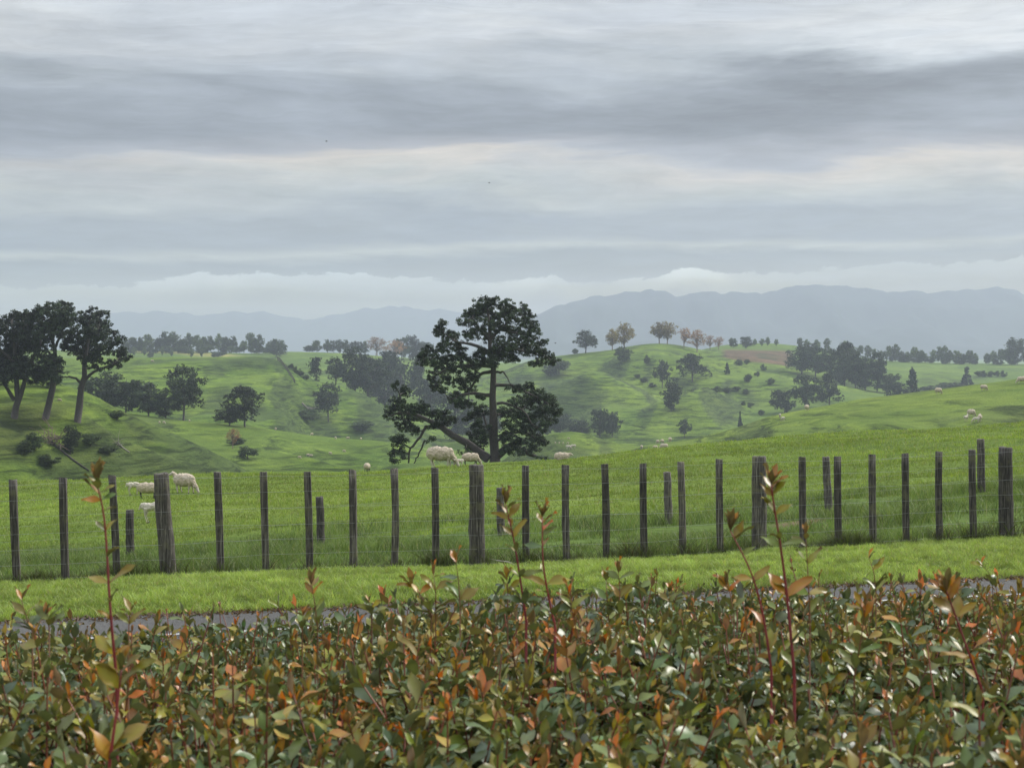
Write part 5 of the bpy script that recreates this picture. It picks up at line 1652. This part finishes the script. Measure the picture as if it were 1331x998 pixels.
vec = wt.comb(wt.m('MULTIPLY', Uc, 3.6), wt.m('MULTIPLY', Vc, 22.0), 3.7)
n1 = wt.noise(vec, 1.0, 5, 0.55, 0.5)
vec2 = wt.comb(wt.m('MULTIPLY', Uc, 14.0), wt.m('MULTIPLY', Vc, 90.0), 8.1)
n2 = wt.noise(vec2, 1.0, 6, 0.6, 0.3)
Vd = wt.m('ADD', Vc, wt.m('ADD', wt.m('MULTIPLY', wt.m('SUBTRACT', n1, 0.5), wt.mapr(Vc, 0.04, 0.12, 0.018, 0.085)), wt.m('MULTIPLY', wt.m('SUBTRACT', n2, 0.5), 0.012)))
Vd = wt.m('ADD', Vd, wt.m('MULTIPLY', Uc, -0.02))
lin = lambda r, g_, b_: tuple((v / 255 / 12.92 if v / 255 <= 0.04045 else ((v / 255 + 0.055) / 1.055) ** 2.4) for v in (r, g_, b_))
# stops: elevation (radians) -> cloud deck brightness; overcast skies brighten towards the zenith
stops = [(-0.02, lin(165, 177, 187)), (0.026, lin(168, 181, 190)), (0.040, lin(166, 179, 189)), (0.054, lin(160, 174, 186)), (0.060, lin(181, 193, 199)), (0.066, lin(160, 174, 187)), (0.080, lin(162, 176, 189)),
         (0.088, lin(184, 195, 199)), (0.103, lin(197, 200, 200)), (0.110, lin(168, 177, 187)), (0.125, lin(148, 159, 171)), (0.150, lin(150, 161, 172)), (0.162, lin(168, 179, 187)), (0.180, lin(200, 208, 212)), (0.215, lin(204, 213, 217)), (0.26, lin(196, 205, 212))]
lo_, hi_ = -0.03, 0.27
AIR = lin(170, 186, 203)


def behind_air(v, c):
    T = math.exp(-0.00025 * 187 / max(math.sin(max(v, 0.012)), 0.012))
    return tuple(min(max((q - (1 - T) * a) / T, 0.10), 1.3) for q, a in zip(c, AIR))


stops = [(p, behind_air(p, c)) for p, c in stops]
fac = wt.mapr(Vd, lo_, hi_, 0, 1, False)
deck = wt.ramp(fac, [((p - lo_) / (hi_ - lo_), c) for p, c in stops])
# zenith lift
kk_ = wt.noise(wt.comb(wt.m('MULTIPLY', Uc, 4.5), wt.m('MULTIPLY', Vc, 20.0), 12.9), 1.0, 4, 0.6, 0.4)
deck = wt.mix(wt.m('MULTIPLY', wt.mapr(kk_, 0.38, 0.62, 0.6, 0.0), wt.mapr(Vc, 0.05, 0.085, 0.35, 1.0)), deck, wt.ramp(fac, [((p - lo_) / (hi_ - lo_), c) for p, c in ((-0.02, stops[0][1]), (0.05, behind_air(0.05, lin(168, 181, 191))), (0.12, lin(172, 183, 193)), (0.26, lin(192, 202, 210)))]))
deck = wt.mix(1.0, deck, (1.01, 0.98, 0.995), 'MULTIPLY')
gm = wt.node('ShaderNodeGamma'); gm.inputs[1].default_value = 1.14
wt.l.new(wt.mix(1.0, deck, (2.1, 2.0, 1.9), 'MULTIPLY'), gm.inputs[0])
deck = wt.mix(1.0, gm.outputs[0], (1 / 2.1, 1 / 2.0, 1 / 1.9), 'MULTIPLY')
zen = wt.mapr(Vc, 0.23, 1.0, 1.0, 2.5)
deck = wt.mix(1.0, deck, wt.comb(zen, zen, zen), 'MULTIPLY')


def blob(u0, v0, su, sv, tilt, amt):
    du = wt.m('SUBTRACT', Uc, u0); dv = wt.m('SUBTRACT', wt.m('SUBTRACT', Vd, v0), wt.m('MULTIPLY', du, tilt))
    e = wt.m('ADD', wt.m('POWER', wt.m('ABSOLUTE', wt.m('DIVIDE', du, su)), 2.0), wt.m('POWER', wt.m('ABSOLUTE', wt.m('DIVIDE', dv, sv)), 2.0))
    return wt.m('MULTIPLY', wt.m('EXPONENT', wt.m('MULTIPLY', e, -1.0)), amt)


bsum = wt.m('ADD', blob(0.20, 0.140, 0.16, 0.016, 0.06, -0.27), blob(0.24, 0.170, 0.13, 0.012, 0.06, 0.34))
bsum = wt.m('ADD', bsum, wt.m('ADD', blob(-0.27, 0.190, 0.10, 0.014, -0.02, -0.14), blob(0.13, 0.108, 0.25, 0.007, 0.0, 0.10)))
bsum = wt.m('ADD', bsum, blob(-0.16, 0.146, 0.16, 0.020, 0.0, -0.10))
bsum = wt.m('ADD', bsum, wt.m('MULTIPLY', wt.m('SUBTRACT', n2, 0.5), 0.62))
n3 = wt.noise(wt.comb(wt.m('MULTIPLY', wt.m('ADD', Uc, wt.m('MULTIPLY', n1, 0.2)), 22.0), wt.m('MULTIPLY', wt.m('ADD', Vd, wt.m('MULTIPLY', Uc, 0.03)), 190.0), 4.4), 1.0, 6, 0.62, 0.4)
bsum = wt.m('ADD', bsum, wt.m('MULTIPLY', wt.m('SUBTRACT', n3, 0.5), 0.42))
# cumulus caps along the ranges
nb = wt.noise(wt.comb(wt.m('MULTIPLY', Uc, 34.0), wt.m('MULTIPLY', Vc, 60.0), 1.3), 1.0, 8, 0.66, 0.25)
nl = wt.noise(wt.comb(wt.m('MULTIPLY', Uc, 7.0), 0.0, 5.5), 1.0, 2, 0.5)
CAP = [(0, 374), (100, 373), (180, 370), (225, 362), (255, 357), (290, 361), (330, 353), (400, 353), (470, 357), (560, 362), (640, 366), (690, 361), (722, 356), (745, 364), (800, 366), (850, 359), (885, 352), (915, 350), (945, 352), (970, 356), (1040, 352), (1120, 346), (1200, 345), (1290, 342), (1331, 340)]
BRT = [(0, .35), (150, .4), (230, .65), (340, .75), (480, .6), (600, .45), (700, .8), (725, .6), (780, .25), (850, .6), (885, 1.0), (940, 1.0), (965, .45), (1100, .3), (1280, .35), (1331, .4)]
ux = wt.mapr(Uc, math.atan((0 - CX) / F0), math.atan((W0 - CX) / F0), 0, 1, False)
capv = wt.ramp(ux, [(x / W0, (HOR - y) / F0 / 0.06) for x, y in CAP])
caph = wt.m('MULTIPLY', wt.sepxyz(capv)[0], 0.06)
brt = wt.sepxyz(wt.ramp(ux, [(x / W0, q) for x, q in BRT]))[0]
edge = wt.m('ADD', caph, wt.m('MULTIPLY', wt.m('SUBTRACT', nb, 0.52), 0.017))
dtop = wt.m('SUBTRACT', edge, Vc)
capm = wt.m('MULTIPLY', wt.mapr(dtop, -0.0005, 0.0010), wt.mapr(dtop, 0.016, 0.0))
bsum = wt.m('ADD', bsum, wt.m('MULTIPLY', wt.m('MULTIPLY', capm, wt.m('MULTIPLY', brt, 1.75)), wt.mapr(nb, 0.3, 0.7, 0.75, 1.15)))
mul = wt.m('ADD', 1.0, bsum)
deck = wt.mix(1.0, deck, wt.comb(mul, mul, mul), 'MULTIPLY')
bg2 = wt.node('ShaderNodeBackground'); bg2.inputs['Strength'].default_value = 1.0
wt.l.new(deck, bg2.inputs['Color'])
mx = wt.node('ShaderNodeMixShader'); mx.inputs[0].default_value = 0.93
wt.l.new(bg1.outputs[0], mx.inputs[1]); wt.l.new(bg2.outputs[0], mx.inputs[2])
wt.l.new(mx.outputs[0], outw.inputs['Surface'])

sl = bpy.data.lights.new('sun', 'SUN'); sl.energy = 3.3; sl.angle = R(12); sl.color = (1.0, 0.95, 0.87)
so = obj('sun', sl)
so.location = (30, 20, 60)
sd = Vector((math.sin(R(SUN_AZ)) * math.cos(R(SUN_EL)), math.cos(R(SUN_AZ)) * math.cos(R(SUN_EL)), math.sin(R(SUN_EL))))
so.rotation_euler = sd.to_track_quat('Z', 'Y').to_euler()

# ------------------------------------------------------------------ render settings
sc.view_settings.view_transform = 'Standard'; sc.view_settings.look = 'None'; sc.view_settings.gamma = 1.0; sc.view_settings.exposure = 0.1
sc.view_settings.use_curve_mapping = False
cy = sc.cycles
cy.use_denoising = True
cy.denoiser = 'OPENIMAGEDENOISE'
cy.denoising_input_passes = 'RGB_ALBEDO_NORMAL'
cy.denoising_prefilter = 'ACCURATE'
cy.use_adaptive_sampling = False
cy.sampling_pattern = 'BLUE_NOISE'
cy.max_bounces = 8; cy.diffuse_bounces = 3; cy.glossy_bounces = 2; cy.transmission_bounces = 3; cy.volume_bounces = 2; cy.transparent_max_bounces = 4
cy.caustics_reflective = False; cy.caustics_refractive = False
cy.sample_clamp_indirect = 4.0
